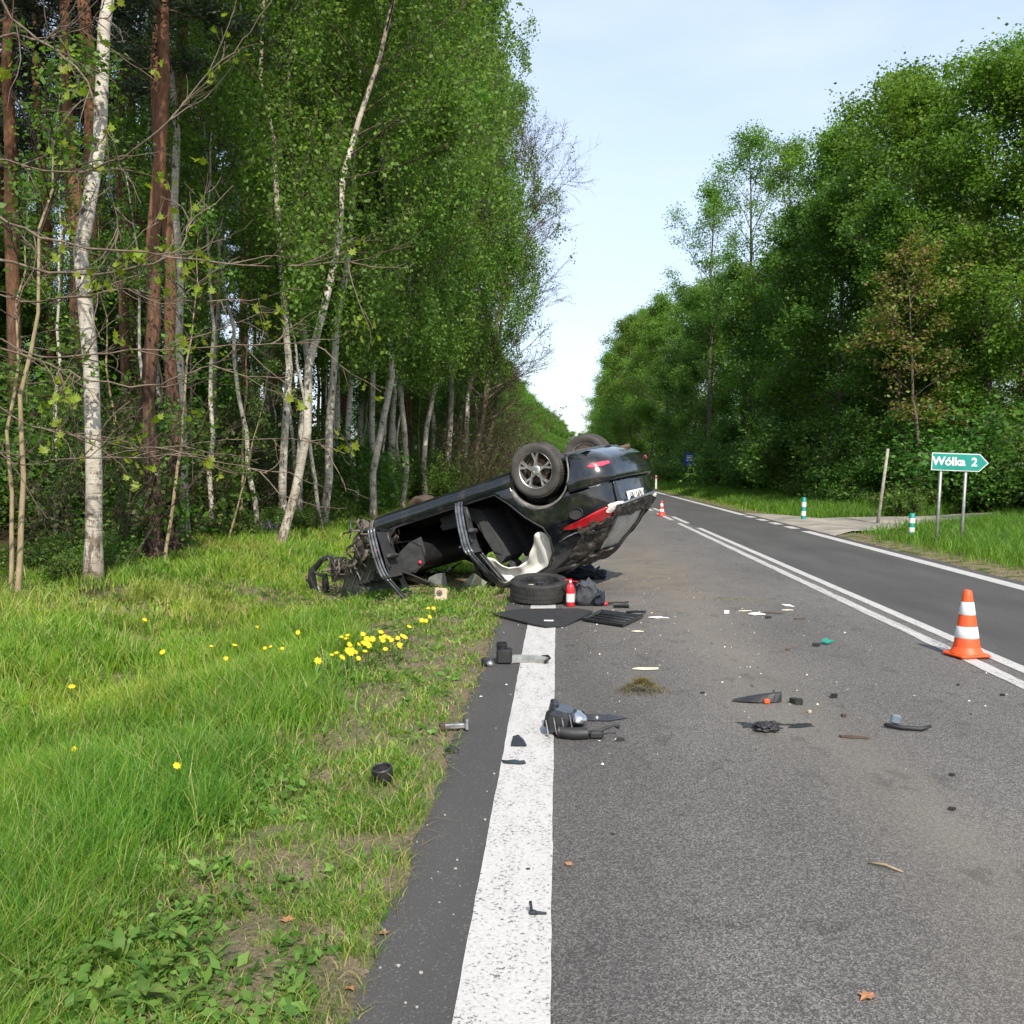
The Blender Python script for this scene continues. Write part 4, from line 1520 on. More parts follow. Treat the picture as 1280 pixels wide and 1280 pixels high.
def wheel(parent, M_, dusty, alloy, name='wheel', steel=False):
    """wheel about local y, parts tyre and rim"""
    e = bpy.data.objects.new(name, None)
    e.empty_display_size = .1
    link(e, parent)
    e.matrix_basis = M_
    X = Matrix.Rotation(R(90), 4, 'X')
    t = MB()
    prof = [(.215, -.088), (.235, -.100), (.275, -.110), (.300, -.107), (.316, -.094), (.322, -.075), (.3245, -.04), (.326, 0), (.3245, .04), (.322, .075), (.316, .094), (.300, .107), (.275, .110), (.235, .100), (.215, .088)]
    t.lathe(prof, 48, X)
    # tread blocks
    for k in range(56):
        a = 2 * math.pi * k / 56
        for zc, wd in ((-.070, .036), (-.024, .036), (.024, .036), (.070, .036)):
            q = Matrix.Rotation(a + (.02 if zc > 0 else 0), 4, 'Z') @ Matrix.Translation((.3245 - abs(zc) * .05, 0, zc)) @ Matrix.Rotation(.25 if zc > 0 else -.25, 4, 'X')
            t.box((0, 0, 0), (.010, .027, wd), X @ q)
    t.build('tyre', dusty, e, sharp=40)
    r_ = MB()
    r_.lathe([(.217, -.094), (.222, -.088), (.208, -.078), (.198, -.03), (.196, .05), (.205, .085), (.220, .088)], 48, X)
    nsp = 5
    for k in range(nsp):
        a = 2 * math.pi * k / nsp + .3
        for s_ in (-1, 1):
            q = X @ Matrix.Rotation(a + s_ * .17, 4, 'Z')
            # twin spoke, from hub to rim
            a0, a1 = -s_ * .10, s_ * .02
            vs = []
            for rr, hw, z0, z1 in ((.040, .014, -.050, -.080), (.125, .015, -.045, -.077), (.205, .021, -.045, -.083)):
                off = a0 * (1 - (rr - .04) / .165) * .28
                vs += [(rr, off - hw, z0), (rr, off + hw, z0), (rr, off + hw * .7, z1), (rr, off - hw * .7, z1)]
            fs = []
            for i in range(2):
                b = i * 4
                fs += [(b, b + 1, b + 5, b + 4), (b + 1, b + 2, b + 6, b + 5), (b + 2, b + 3, b + 7, b + 6), (b + 3, b, b + 4, b + 7)]
            fs += [(3, 2, 1, 0), (8, 9, 10, 11)]
            r_.add(vs, fs, q)
    r_.lathe([(.062, -.045), (.060, -.080), (.050, -.088), (.028, -.090), (.026, -.084), (.001, -.084)], 24, X)
    for k in range(5):
        a = 2 * math.pi * k / 5
        r_.lathe([(.008, -.086), (.008, -.093), (.001, -.094)], 8, X @ Matrix.Translation((.044 * math.cos(a), .044 * math.sin(a), 0)))
    r_.build('rim', alloy, e, sharp=35)
    b = MB()
    b.lathe([(.14, -.012), (.14, .010), (.05, .012), (.05, -.012)], 32, X, True)
    b.box((.10, .06, -.01), (.07, .11, .05), X)
    b.lathe([(.195, .07), (.10, .06), (.03, .06)], 32, X)
    b.build('brake_disc', M['rust_brown'], e, sharp=35)
    return e


def make_car():
    root = empty('overturned_car', CAR_E, 'wrecked black hatchback lying on its roof with open doors, nose in the ditch', 'car')

    def part(o):
        o.parent = root
        o.matrix_basis = CAR_M
        return o

    def sub(o, p):
        o.parent = p
        o.matrix_basis = Matrix()
        return o

    def bm_obj(name, bm_, mat, thick=.012):
        me = bpy.data.meshes.new(name)
        bmesh.ops.recalc_face_normals(bm_, faces=bm_.faces)
        bm_.to_mesh(me)
        bm_.free()
        me.materials.append(mat)
        o = link(bpy.data.objects.new(name, me))
        if thick:
            m_ = o.modifiers.new('thickness', 'SOLIDIFY')
            m_.thickness = thick
            m_.offset = 0
        return o

    zs = sorted(set([round(v, 3) for v in list(np.arange(.17, 1.47, .028)) + [.62, .64, .90, .97, 1.47]]))
    us = list(np.linspace(0, 1, 84)) + list(1 + np.linspace(0, 1, 12)[1:])
    paint = M['black_paint']
    # right (near) side : both doors swung open ; left side closed, windows broken out
    zb = [z for z in zs if z >= .17]
    near = skin(us, zb, 1, [ARCH, DOOR_F, DOOR_R])
    # bumper part is cut away below .62 behind the wheel
    for f in list(near.faces):
        c = f.calc_center_median()
        if c.x < -.33 and c.z < .63:
            near.faces.remove(f)
    bmesh.ops.delete(near, geom=[v for v in near.verts if not v.link_faces], context='VERTS')
    a = part(bm_obj('side_panel', near, paint))
    crumple(a, .022, 2.3, 3.0, lambda p: 1 if (p.x < .3 and p.z > .95) else (.45 if p.x < .2 else .15))
    crumple(a, .010, 6.0, 5.0, lambda p: .8 if (p.x < .1 and p.z > .6) else .1)
    far = skin(us, zb, -1, [ARCH, WIN_F, WIN_R])
    for f in list(far.faces):
        c = f.calc_center_median()
        if c.x < -.33 and c.z < .63:
            far.faces.remove(f)
    bmesh.ops.delete(far, geom=[v for v in far.verts if not v.link_faces], context='VERTS')
    part(bm_obj('side_panel', far, paint))
    # roof, buckled
    P = []
    for x in np.linspace(-.02, 1.52, 26):
        P.append([(x, y, 1.47 + .035 * (1 - (y / .62) ** 2) + .02 * noise.noise((x * 3, y * 3, .5)) - (.05 if x > 1.45 else 0) - max(0, .15 - x) * .3) for y in np.linspace(-.63, .63, 18)])
    o = part(MB().grid(P).build('roof', paint, None, True))
    # rear bumper
    ub = [u for u in list(np.linspace(.88, 1, 8)) + list(1 + np.linspace(0, 1, 14)[1:]) + list(2 + np.linspace(0, 1, 10)[1:])]
    zbp = [z for z in zs if .17 <= z <= .61] + [.618]
    bm = bmesh.new()
    cols = [(u, 1) for u in ub] + [(u, -1) for u in ub[::-1][1:]]
    rows = []
    for (u, sd) in cols:
        r_ = []
        for z in zbp:
            p = body_pt(u, z, .012 + .010 * math.exp(-((z - .52) / .05) ** 2))
            if u <= 1:
                p.x = -.335 + (p.x - body_pt(1, z, .012).x) * 0 - (u - .88) / .12 * max(0, (-.335 - body_pt(1, z, .012).x))
            r_.append(bm.verts.new((p.x, p.y * sd, p.z)))
        rows.append(r_)
    for i in range(len(rows) - 1):
        for j in range(len(zbp) - 1):
            c = (rows[i][j].co + rows[i + 1][j + 1].co) / 2
            if in_poly(c.x, c.z, ARCH):
                continue
            try:
                bm.faces.new((rows[i][j], rows[i + 1][j], rows[i + 1][j + 1], rows[i][j + 1])).smooth = True
            except ValueError:
                pass
    bmesh.ops.delete(bm, geom=[v for v in bm.verts if not v.link_faces], context='VERTS')
    bump = part(bm_obj('rear_bumper', bm, paint, .014))
    # lower black valance and exhaust tip
    v = MB()
    P = []
    for u, sd in cols:
        P.append([Vector((q.x * 1.0 + .01, q.y * sd * .99, z)) for z in (.15, .19, .235) for q in (body_pt(max(u, 1), max(z, .17), .024),)])
    v.grid(P)
    sub(v.build('valance', M['grey_plastic'], None, True), bump)

    # hatch with its window frame
    def rear_patch(y0, y1, z0, z1, off, ny=16, nz=8, curve=None):
        P_ = []
        for i in range(nz + 1):
            z = z0 + (z1 - z0) * i / nz
            row = []
            for j in range(ny + 1):
                t = j / ny
                y = y0 + (y1 - y0) * t
                if curve:
                    y *= curve(z)
                row.append((surf_x(y, z, off), y, z))
            P_.append(row)
        return P_

    def surf_x(y, z, off=0.):
        """x of the rear face at (y, z)"""
        lo, hi = 1.0, 3.0
        ya = -abs(y)
        for _ in range(26):
            m_ = (lo + hi) / 2
            if body_pt(m_, z, off).y < ya:
                lo = m_
            else:
                hi = m_
        return body_pt(lo, z, off).x

    h = MB()
    h.grid(rear_patch(-.64, .64, .632, .895, .004, 24, 10))
    hat = h.build('hatch', paint, None, True)
    m_ = hat.modifiers.new('thickness', 'SOLIDIFY')
    m_.thickness = .02
    part(hat)
    crumple(hat, .02, 4, 1.0, lambda p: 1 if p.z > .8 else .2)
    # recess for the plate
    sub(MB().grid(rear_patch(-.36, .36, .655, .86, .012, 12, 5)).build('plate_recess', M['black_paint'], None, True), hat)
    P = [[Vector((surf_x(y, z, .024) - .004, y, z)) for y in np.linspace(-.40, .14, 9)] for z in (.782, .835, .888)]
    plate = sub(MB().grid(P).build('licence_plate', M['plate_white'], None, True), hat)
    # window frame : muddy crushed surround, upper edge, pillars and dusty pane
    fr = MB()
    lo_ = [Vector((surf_x(y, .93, .01), y, .93)) for y in np.linspace(-.66, .66, 13)]
    for za, zb_, ya, yb in ((.895, 1.02, .66, .62),):
        P = []
        for i in range(6):
            z = za + (zb_ - za) * i / 5
            P.append([Vector((surf_x(y, z, .012), y, z)) for y in np.linspace(-.68 + .03 * i / 5, .68 - .03 * i / 5, 25)])
        fr.grid(P)
    for sd in (-1, 1):
        P = []
        for i in range(14):
            z = 1.0 + (1.44 - 1.0) * i / 13
            yo = float(np.interp(z, *CW)) - .02
            P.append([Vector((surf_x(k * sd, z, .010), k * sd, z)) for k in np.linspace(yo - .16, yo, 6)])
        fr.grid(P)
    P = []
    for i in range(6):
        z = 1.37 + .10 * i / 5
        P.append([Vector((surf_x(y, z, .010), y, z)) for y in np.linspace(-.55, .55, 21)])
    fr.grid(P)
    fo = fr.build('hatch_frame', M['muddy_metal'], None, False)
    sub(fo, hat)
    mm = fo.modifiers.new('thickness', 'SOLIDIFY')
    mm.thickness = .03
    crumple(fo, .035, 5.0, 4.0)
    P = []
    for i in range(9):
        z = 1.03 + (1.36 - 1.03) * i / 8
        yo = float(np.interp(z, *CW)) - .20
        P.append([Vector((surf_x(y, z, -.012), y, z)) for y in np.linspace(-yo, yo * .9, 15)])
    pn = sub(MB().grid(P).build('rear_window', M['dusty_glass'], None, True), hat)
    crumple(pn, .02, 3, 9)
    for k, (y0_, wd) in enumerate(((-.30, .045), (-.225, .05), (-.12, .04), (-.055, .05), (.015, .045))):
        pts_ = [(y0_ - wd / 2, .80), (y0_ - wd / 2, .865), (y0_ + wd / 2, .865 - .03 * (k % 2)), (y0_ + wd / 2, .80 + .02 * (k % 3))]
        sub(MB().tube([Vector((surf_x(a_, b_, .024) - .008, a_, b_)) for a_, b_ in pts_], .005, 5).build('faded_mark', M['grey_plastic'], None, True), plate)
    # chrome strip and bent trim over the plate
    sub(MB().tube([Vector((surf_x(y, z, .03), y, z)) for y, z in ((-.62, .905), (-.4, .90), (-.1, .885), (.2, .875), (.45, .87), (.6, .86))], .016, 6).build('trim_strip', M['scuffed_steel'], None, True), hat)

    # tail lamps : red on the corner, cracked white inside
    def corner_patch(uz, off, n=14, m=6):
        """uz: list of (u, zlow, zhigh)"""
        uu = [q[0] for q in uz]
        P_ = []
        for i in range(n + 1):
            u = uu[0] + (uu[-1] - uu[0]) * i / n
            zl = float(np.interp(u, uu, [q[1] for q in uz]))
            zh = float(np.interp(u, uu, [q[2] for q in uz]))
            P_.append([body_pt(u, zl + (zh - zl) * j / m, off) for j in range(m + 1)])
        return P_

    for sd in (1, -1):
        red = corner_patch([(.925, .995, 1.015), (1.0, .955, 1.045), (1.25, .915, 1.055), (1.5, .90, 1.05), (1.75, .93, 1.03)], .018)
        wht = corner_patch([(1.52, .885, .955), (1.7, .875, .985), (1.9, .87, 1.0), (2.0, .88, .98)], .024, 10, 6)
        if sd < 0:
            red = [[Vector((q.x, -q.y, q.z)) for q in r_] for r_ in red]
            wht = [[Vector((q.x, -q.y, q.z)) for q in r_] for r_ in wht]
        lamp = part(MB().grid(red).build('tail_light', M['red_lens'], None, True))
        mm = lamp.modifiers.new('thickness', 'SOLIDIFY')
        mm.thickness = .02
        w_ = sub(MB().grid(wht).build('lens', M['white_lens'], None, False), lamp)
        mm = w_.modifiers.new('thickness', 'SOLIDIFY')
        mm.thickness = .02
        crumple(w_, .012, 14, 2)
        rf = corner_patch([(1.28, .385, .395), (1.36, .372, .420), (1.60, .375, .428), (1.85, .385, .415)], .024)
        if sd < 0:
            rf = [[Vector((q.x, -q.y, q.z)) for q in r_] for r_ in rf]
        rfo = part(MB().grid(rf).build('reflector', M['pink_lens'], None, True))
        mm = rfo.modifiers.new('thickness', 'SOLIDIFY')
        mm.thickness = .012
    # fuel filler : round dark recess with a rim, flap gone
    c = body_pt(.985, .86, 0)
    c = Vector((-.34, -.875, .87))
    Mx = Matrix.Translation(c) @ Matrix.Rotation(R(90), 4, 'X') @ Matrix.Rotation(R(-8), 4, 'Y')
    fu = part(MB().lathe([(.080, -.03), (.084, .006), (.080, .010), (.074, .008), (.072, -.012), (.001, -.014)], 28, Mx @ Matrix.Diagonal((1.0, .82, 1, 1))).build('fuel_filler', M['ink_black'], None, False))
    # scratched crease and roof edge gutter
    part(MB().tube([body_pt(u, z, .006) for u, z in ((.92, 1.13), (.96, 1.10), (1.0, 1.085), (1.2, 1.09), (1.4, 1.12))], .008, 6).build('crease_strip', M['scuffed_steel'], None, True))
    g_ = MB()
    g_.tube([Vector((x, -.635 + .02 * math.sin(x * 4), 1.455)) for x in np.linspace(-.05, 1.5, 16)], .028, 8)
    part(g_.build('roof_rail', M['dark_plastic'], None, True))
    # muddy crushed C pillar
    cp = MB()
    P = [[body_pt(u, z, .022) for u in np.linspace(1.12, 1.9, 10)] for z in np.linspace(1.12, 1.34, 7)]
    cp.grid(P)
    co_ = part(cp.build('crushed_pillar', M['muddy_metal'], None, False))
    crumple(co_, .035, 9, 6)
    # wheel arch lips
    for sd in (1, -1):
        lip = MB()
        P = []
        for i in range(40):
            a_ = R(-14 + (208) * i / 39)
            row = []
            for rr, dy in ((.372, -.055), (.385, -.012), (.400, .016), (.412, .004)):
                x = rr * math.cos(a_)
                z = .30 + rr * math.sin(a_)
                row.append(Vector((x, -(float(np.interp(z, *CW)) - .012 + dy) * sd, z)))
            P.append(row)
        lip.grid(P)
        l_ = part(lip.build('wheel_arch_lip', M['arch_edge'], None, True))
        # inner wheel well
        wl_ = MB()
        P = [[Vector((.40 * math.cos(R(a_)), -(.86 - .34 * k) * sd, .30 + .40 * math.sin(R(a_)))) for k in (0, .5, 1)] for a_ in range(-20, 201, 10)]
        wl_.grid(P)
        part(wl_.build('wheel_well', M['dark_plastic'], None, True))
    # sills
    for sd in (1, -1):
        s_ = MB()
        P = []
        for x in np.linspace(.36, 2.42, 24):
            P.append([Vector((x, -q * sd, z + .006 * noise.noise((x * 5, q * 9, sd)))) for q, z in ((.60, .165), (.72, .155), (.80, .165), (.855, .20), (.878, .26), (.885, .33), (.868, .365), (.80, .375), (.70, .37))])
        s_.grid(P)
        part(s_.build('sill', paint, None, True))
    # underbody : floor, tunnel, exhaust, rear axle, tank
    P = [[(x, y, .21 + .02 * noise.noise((x * 4, y * 4, 2)) - .05 * math.exp(-(y / .16) ** 2)) for y in np.linspace(-.72, .72, 22)] for x in np.linspace(-.62, 2.5, 32)]
    part(MB().grid(P).build('underbody', M['muddy_metal'], None, True))
    part(MB().tube([(2.3, .05, .15), (1.4, .02, .14), (.6, .10, .15), (.2, .3, .18), (-.2, .42, .2), (-.72, .46, .22)], .03, 8).build('exhaust_pipe', M['rust_brown'], None, True))
    ax = MB()
    ax.tube([(.05, -.68, .26), (.12, -.4, .24), (.14, 0, .24), (.12, .4, .24), (.05, .68, .26)], .045, 8)
    for sd in (-1, 1):
        ax.tube([(.0, .62 * sd, .25), (.3, .56 * sd, .24), (.48, .52 * sd, .24)], .035, 8)
        ax.tube([(-.02, .55 * sd, .22), (-.02, .54 * sd, .50)], .05, 10)
    part(ax.build('rear_axle', M['rust_brown'], None, True))
    part(MB().bevel_box((.62, 0, .19), (.55, .9, .13), .04).build('fuel_tank', M['dark_plastic'], None, False))
    # interior
    fl = MB()
    P = [[(x, y, .30 + (.14 * math.exp(-(y / .13) ** 2)) + (.10 if x < .55 else 0)) for y in np.linspace(-.80, .80, 20)] for x in np.linspace(-.6, 2.42, 20)]
    fl.grid(P)
    part(fl.build('cabin_floor', M['interior_cloth'], None, True))
    # dashboard and firewall
    da = MB()
    P = [[(x, y, z) for y in np.linspace(-.82, .82, 12)] for x, z in ((2.42, .32), (2.30, .55), (1.98, .60), (1.86, .70), (1.86, .86), (1.96, .95), (2.30, 1.0), (2.45, .97))]
    da.grid(P)
    dash = part(da.build('dashboard', M['dark_plastic'], None, True))
    dp = MB()
    dp.prism([(1.84, .58), (2.02, .60), (2.28, .72), (2.32, .95), (2.05, .99), (1.90, .92), (1.84, .78)], .02, Matrix.Translation((0, -.79, 0)) @ Matrix.Rotation(R(90), 4, 'X'))
    sub(dp.build('end_panel', M['grey_plastic'], None, False), dash)
    q = car_px(525, 703, 1, -.82)
    sub(MB().lathe([(.001, .012), (.022, .010), (.026, 0)], 16, Matrix.Translation(q) @ Matrix.Rotation(R(90), 4, 'X')).build('red_cap', M['pink_lens'], None, True), dash)
    st = MB()
    st.tube([(1.72 - .04 * math.sin(a_), .37 + .185 * math.cos(a_), .84 + .18 * math.sin(a_)) for a_ in np.linspace(0, 2 * math.pi, 25)], .017, 8)
    st.box((1.74, .37, .84), (.05, .14, .10))
    st.tube([(1.74, .37, .84), (2.0, .37, .76)], .03, 8)
    part(st.build('steering_wheel', M['dark_plastic'], None, True))

    # seats
    def seat(y, xb):
        s_ = MB()
        P_ = []
        prof = [(xb + .50, .50, .08), (xb + .48, .56, .09), (xb + .30, .57, .09), (xb + .08, .53, .09), (xb - .01, .58, .08), (xb - .06, .75, .10), (xb - .12, .95, .10), (xb - .17, 1.12, .08), (xb - .19, 1.17, .05)]
        for k_, wd in ((-.255, .0), (-.25, .035), (-.20, .05), (0, .03), (.20, .05), (.25, .035), (.255, 0)):
            P_.append([Vector((x + wd, y + k_, z + wd * .5)) for x, z, t_ in prof])
        s_.grid(P_)
        back = [(xb + .50, .42), (xb + .05, .40), (xb - .10, .48), (xb - .17, .70), (xb - .24, .95), (xb - .26, 1.12), (xb - .19, 1.17)]
        s_.grid([[Vector((x, y + k_, z)) for x, z in back] for k_ in (-.255, 0, .255)])
        for k_ in (-.255, .255):
            n_ = len(prof)
            pts = [Vector((x, y + k_, z)) for x, z, t_ in prof] + [Vector((x, y + k_, z)) for x, z in back[::-1][1:]]
            s_.add(pts, [tuple(range(len(pts)))])
        o_ = part(s_.build('seat', M['interior_cloth'], None, False))
        hr = MB().bevel_box((0, 0, 0), (.10, .26, .17), .035, Matrix.Translation((xb - .21, y, 1.27)) @ Matrix.Rotation(R(10), 4, 'Y'))
        hr.tube([(xb - .20, y - .06, 1.12), (xb - .21, y - .06, 1.25)], .008, 6)
        hr.tube([(xb - .20, y + .06, 1.12), (xb - .21, y + .06, 1.25)], .008, 6)
        sub(hr.build('headrest', M['interior_cloth'], None, False), o_)
        # pale side seam panel of the seat back
        sub(MB().prism([(xb - .03, .55), (xb - .10, .58), (xb - .20, .95), (xb - .22, 1.08), (xb - .12, 1.02), (xb - .05, .80)], .012, Matrix.Translation((0, y - .257, 0)) @ Matrix.Rotation(R(90), 4, 'X')).build('side_bolster', M['grey_plastic'], None, False), o_)

    seat(-.37, 1.10)
    seat(.37, 1.12)
    rs = MB()
    rs.bevel_box((.30, 0, .52), (.50, 1.25, .16), .05)
    rs.bevel_box((0, 0, 0), (.16, 1.25, .62), .05, Matrix.Translation((-.02, 0, .86)) @ Matrix.Rotation(R(-14), 4, 'Y'))
    for y in (-.36, .36):
        rs.bevel_box((-.13, y, 1.22), (.09, .24, .14), .03)
    part(rs.build('rear_seat', M['interior_cloth'], None, False))
    # pillars inside, B post
    for sd in (-1, 1):
        bp = MB()
        P = [[Vector((x, (float(np.interp(z, *CW)) - d_) * sd, z)) for x, d_ in ((1.05, .02), (1.06, .09), (1.21, .09), (1.23, .02))] for z in np.linspace(.34, 1.45, 12)]
        bp.grid(P)
        part(bp.build('centre_pillar', M['dark_plastic'], None, True))
    # curtain airbag hanging from the roof edge (which is now the lowest)
    ab = MB()
    xs_ = np.linspace(.13, 1.04, 30)
    P = []
    for i, x in enumerate(xs_):
        ztop = float(np.interp(x, [.13, .20, .28, .40, .52, .68, .82, .90, .96, 1.04], [1.02, .95, .97, 1.12, 1.24, 1.29, 1.27, 1.20, 1.10, 1.06]))
        row = []
        for j in range(9):
            t = j / 8
            z = 1.43 + (ztop - 1.43) * t
            y = -(float(np.interp(z, *CW)) - .035) + .05 * math.sin(t * 3.1) * (1 + .5 * math.sin(x * 17)) + .018 * math.sin(x * 31 + t * 3) * t
            row.append((x, y, z))
        P.append(row)
    ab.grid(P)
    o = part(ab.build('curtain_airbag', M['airbag_cloth'], None, True))
    mm = o.modifiers.new('thickness', 'SOLIDIFY')
    mm.thickness = .012
    # seal beads round the door openings
    for poly in (DOOR_F, DOOR_R):
        pts = []
        for i in range(len(poly)):
            a_, b_ = Vector((*poly[i], 0)), Vector((*poly[(i + 1) % len(poly)], 0))
            for k in range(6):
                q = a_.lerp(b_, k / 6)
                pts.append(Vector((q.x, -(float(np.interp(q.y, *CW)) - .006), q.y)))
        pts.append(pts[0])
        part(MB().tube(pts, .013, 6, False).build('door_seal', M['rubber'], None, True))

    # doors, swung out on their front hinges
    camp = CAR_R.transposed() @ (Vector((0, 0, CAM_H)) - CAR_T)

    def door(xh, xe, poly, extra):
        hx, hy = xh, -.862
        to_cam = Vector((camp.x - hx, camp.y - hy, 0)).normalized()
        ang = math.atan2(-to_cam.y, -to_cam.x) + extra       # closed door points along -x
        Mh = Matrix.Translation((hx, hy, 0)) @ Matrix.Rotation(ang, 4, 'Z') @ Matrix.Translation((-hx, -hy, 0))
        ow = lambda z: -float(np.interp(z, *CW)) - .004
        d_ = MB()
        zz = list(np.linspace(.36, .975, 14))
        xx = list(np.linspace(xh - .01, xe + .01, 16))

        def xlim(x, z):
            # follow the outline of the opening at the free edge
            if poly is DOOR_R and z < .93:
                return max(x, float(np.interp(z, [.36, .52, .74, .93], [.60, .48, .32, .14])))
            return x

        outer = [[Vector((xlim(x, z), ow(z), z)) for z in zz] for x in xx]
        inner = [[Vector((xlim(x, z), ow(z) + .075, z)) for z in zz] for x in xx]
        d_.grid(outer, Mh)
        d_.grid(inner[::-1], Mh)
        for A_, B_ in ((outer[0], inner[0]), (outer[-1], inner[-1])):
            d_.grid([A_, B_], Mh)
        d_.grid([[r_[0] for r_ in outer], [r_[0] for r_ in inner]], Mh)
        d_.grid([[r_[-1] for r_ in outer], [r_[-1] for r_ in inner]], Mh)
        o_ = part(d_.build('door', paint, None, sharp=30))
        # stepped shut face (what points at the camera)
        e_ = MB()
        for k, (dy, rr) in enumerate(((.006, .014), (.040, .020), (.076, .015))):
            e_.tube([Mh @ Vector((xlim(xe, z) - .006 - .004 * k, ow(z) + dy, z)) for z in zz], rr, 6)
        sub(e_.build('shut_edge', M['door_metal'], None, True), o_)
        # inner card with armrest, pocket and speaker
        c_ = MB()
        card = [[Vector((xlim(x, z) + (.05 if x < (xh + xe) / 2 else -.05) * (1 if abs(x - xx[0]) < .01 or abs(x - xx[-1]) < .01 else 0), ow(z) + .082 + .022 * math.sin((z - .36) / .6 * math.pi), z)) for z in zz[1:]] for x in xx]
        c_.grid(card, Mh)
        xm = (xh + xe) / 2
        c_.bevel_box((xm, ow(.7) + .13, .72), (abs(xe - xh) * .6, .07, .06), .02, Mh)
        c_.lathe([(.085, 0), (.080, .014), (.05, .010), (.001, .012)], 20, Mh @ Matrix.Translation((xh - .25, ow(.5) + .10, .50)) @ Matrix.Rotation(R(-90), 4, 'X'))
        sub(c_.build('door_card', M['grey_plastic'], None, False), o_)
        sub(MB().bevel_box((xe + .18, ow(.82) + .115, .84), (.12, .03, .05), .01, Mh).build('inner_handle', M['ink_black'], None, False), o_)
        # window frame
        w_ = MB()
        top = 1.41
        if poly is DOOR_F:
            path = [(xh - .02, .97), (2.05, 1.05), (1.66, 1.38), (1.50, 1.41), (xe + .02, 1.42), (xe + .01, 1.2), (xe, .96)]
        else:
            path = [(xh - .02, .97), (xh - .02, 1.2), (xh - .03, 1.42), (.55, 1.42), (.32, 1.36), (.19, 1.24), (.13, 1.1), (xe, .96)]
        pp = []
        for i in range(len(path) - 1):
            a_, b_ = Vector((*path[i], 0)), Vector((*path[i + 1], 0))
            for k in range(5):
                q_ = a_.lerp(b_, k / 5)
                pp.append(q_)
        pp.append(Vector((*path[-1], 0)))
        w_.tube([Mh @ Vector((q_.x, ow(q_.y) + .03, q_.y)) for q_ in pp], .024, 6)
        w_.tube([Mh @ Vector((q_.x, ow(q_.y) + .062, q_.y)) for q_ in pp], .014, 6)
        sub(w_.build('window_frame', M['smoked_plastic'], None, True), o_)
        # outer handle
        sub(MB().bevel_box((xe + .14, ow(.86) - .025, .87), (.20, .03, .035), .01, Mh).build('handle', M['black_paint'], None, False), o_)
        return o_, Mh

    door(1.10, .12, DOOR_R, R(6))
    fd, Mf = door(2.30, 1.22, DOOR_F, R(9))
    sub(MB().lathe([(.001, .008), (.016, .008), (.018, 0)], 12, Mf @ Matrix.Translation((1.206, -.86, .62)) @ Matrix.Rotation(R(-90), 4, 'Y')).build('red_reflector', M['pink_lens'], None, True), fd)
    # wheels still on the car : both rear, front far one
    def wm(x, y, z, steer=0., camber=0., spin=0.):
        return CAR_M @ Matrix.Translation((x, y, z)) @ Matrix.Rotation(steer, 4, 'Z') @ Matrix.Rotation(camber, 4, 'X') @ Matrix.Rotation(spin, 4, 'Y')
    # outer face of the wheel mesh is toward +y after the turn about x ; turn it for the right side
    wheel(root, wm(0, -.80, .245, math.pi, 0, .35), M['rubber_dusty'], M['bare_alloy'])
    wheel(root, wm(0, .78, .185, 0, 0, 1.1), M['rubber_dusty'], M['bare_alloy'])
    wheel(root, wm(2.68, .74, .26, .35, .1, .4), M['rust_brown'], M['bare_alloy'])

    # ---------------- crushed front
    def sheet(name, c4, mat, amp, scale, seed, n=22, thick=.012, smooth=False, bulge=0.):
        a_, b_, c_, d_ = (Vector(q) for q in c4)
        nrm = (b_ - a_).cross(d_ - a_).normalized()
        P_ = []
        for i in range(n):
            u = i / (n - 1)
            row = []
            for j in range(n):
                v_ = j / (n - 1)
                p = a_.lerp(b_, u).lerp(d_.lerp(c_, u), v_) + nrm * bulge * math.sin(u * math.pi) * math.sin(v_ * math.pi)
                n1 = noise.noise_vector(p * scale * .6 + Vector((seed, 0, 0)))
                dirn = Vector((math.cos(seed * 1.7), .4, math.sin(seed * 1.7)))
                ph = p.dot(dirn) * scale * 2.6 + 2.2 * noise.noise(p * scale * .5 + Vector((0, seed, 0)))
                fold = abs((ph / math.pi) % 2 - 1)
                n2 = noise.noise(p * scale * 2.6 + Vector((0, seed, 0)))
                row.append(p + n1 * amp + nrm * (fold - .5) * amp * 1.5 + nrm * n2 * amp * .35)
            P_.append(row)
        o_ = part(MB().grid(P_).build(name, mat, None, smooth))
        mm_ = o_.modifiers.new('thickness', 'SOLIDIFY')
        mm_.thickness = thick
        return o_

    yr = -.72
    sheet('crumpled_bonnet', [(2.15, -.72, 1.02), (3.25, -.70, .92), (3.35, .70, .90), (2.25, .72, 1.02)], paint, .07, 2.6, 1.0, 26)
    sheet('crushed_fender', [car_px(476, 690, 1, yr), car_px(437, 700, 1, yr), car_px(424, 752, 1, yr), car_px(500, 752, 1, yr)], M['olive_plastic'], .035, 2.2, 2.0, 24, bulge=-.10)
    sheet('fender_liner', [car_px(478, 668, 1, yr), car_px(452, 676, 1, yr), car_px(440, 704, 1, yr), car_px(478, 694, 1, yr)], M['muddy_metal'], .05, 6, 3.0, 20, bulge=-.05)
    sheet('torn_wheel_well', [car_px(496, 655, 1, -.66), car_px(452, 648, 1, -.60), car_px(440, 690, 1, -.60), car_px(476, 700, 1, -.70)], M['mud_grey'], .055, 6.5, 4.0, 34, .012)
    sheet('crushed_subframe', [car_px(440, 698, 1, -.62), car_px(412, 700, 1, -.5), car_px(420, 726, 1, -.5), car_px(452, 722, 1, -.62)], M['mud_grey'], .05, 6, 11.0, 24, .012)
    sheet('crushed_engine_bay', [(2.45, -.55, .30), (3.15, -.50, .34), (3.2, .60, .36), (2.45, .65, .26)], M['mud_grey'], .09, 4.5, 5.0, 28, .02)
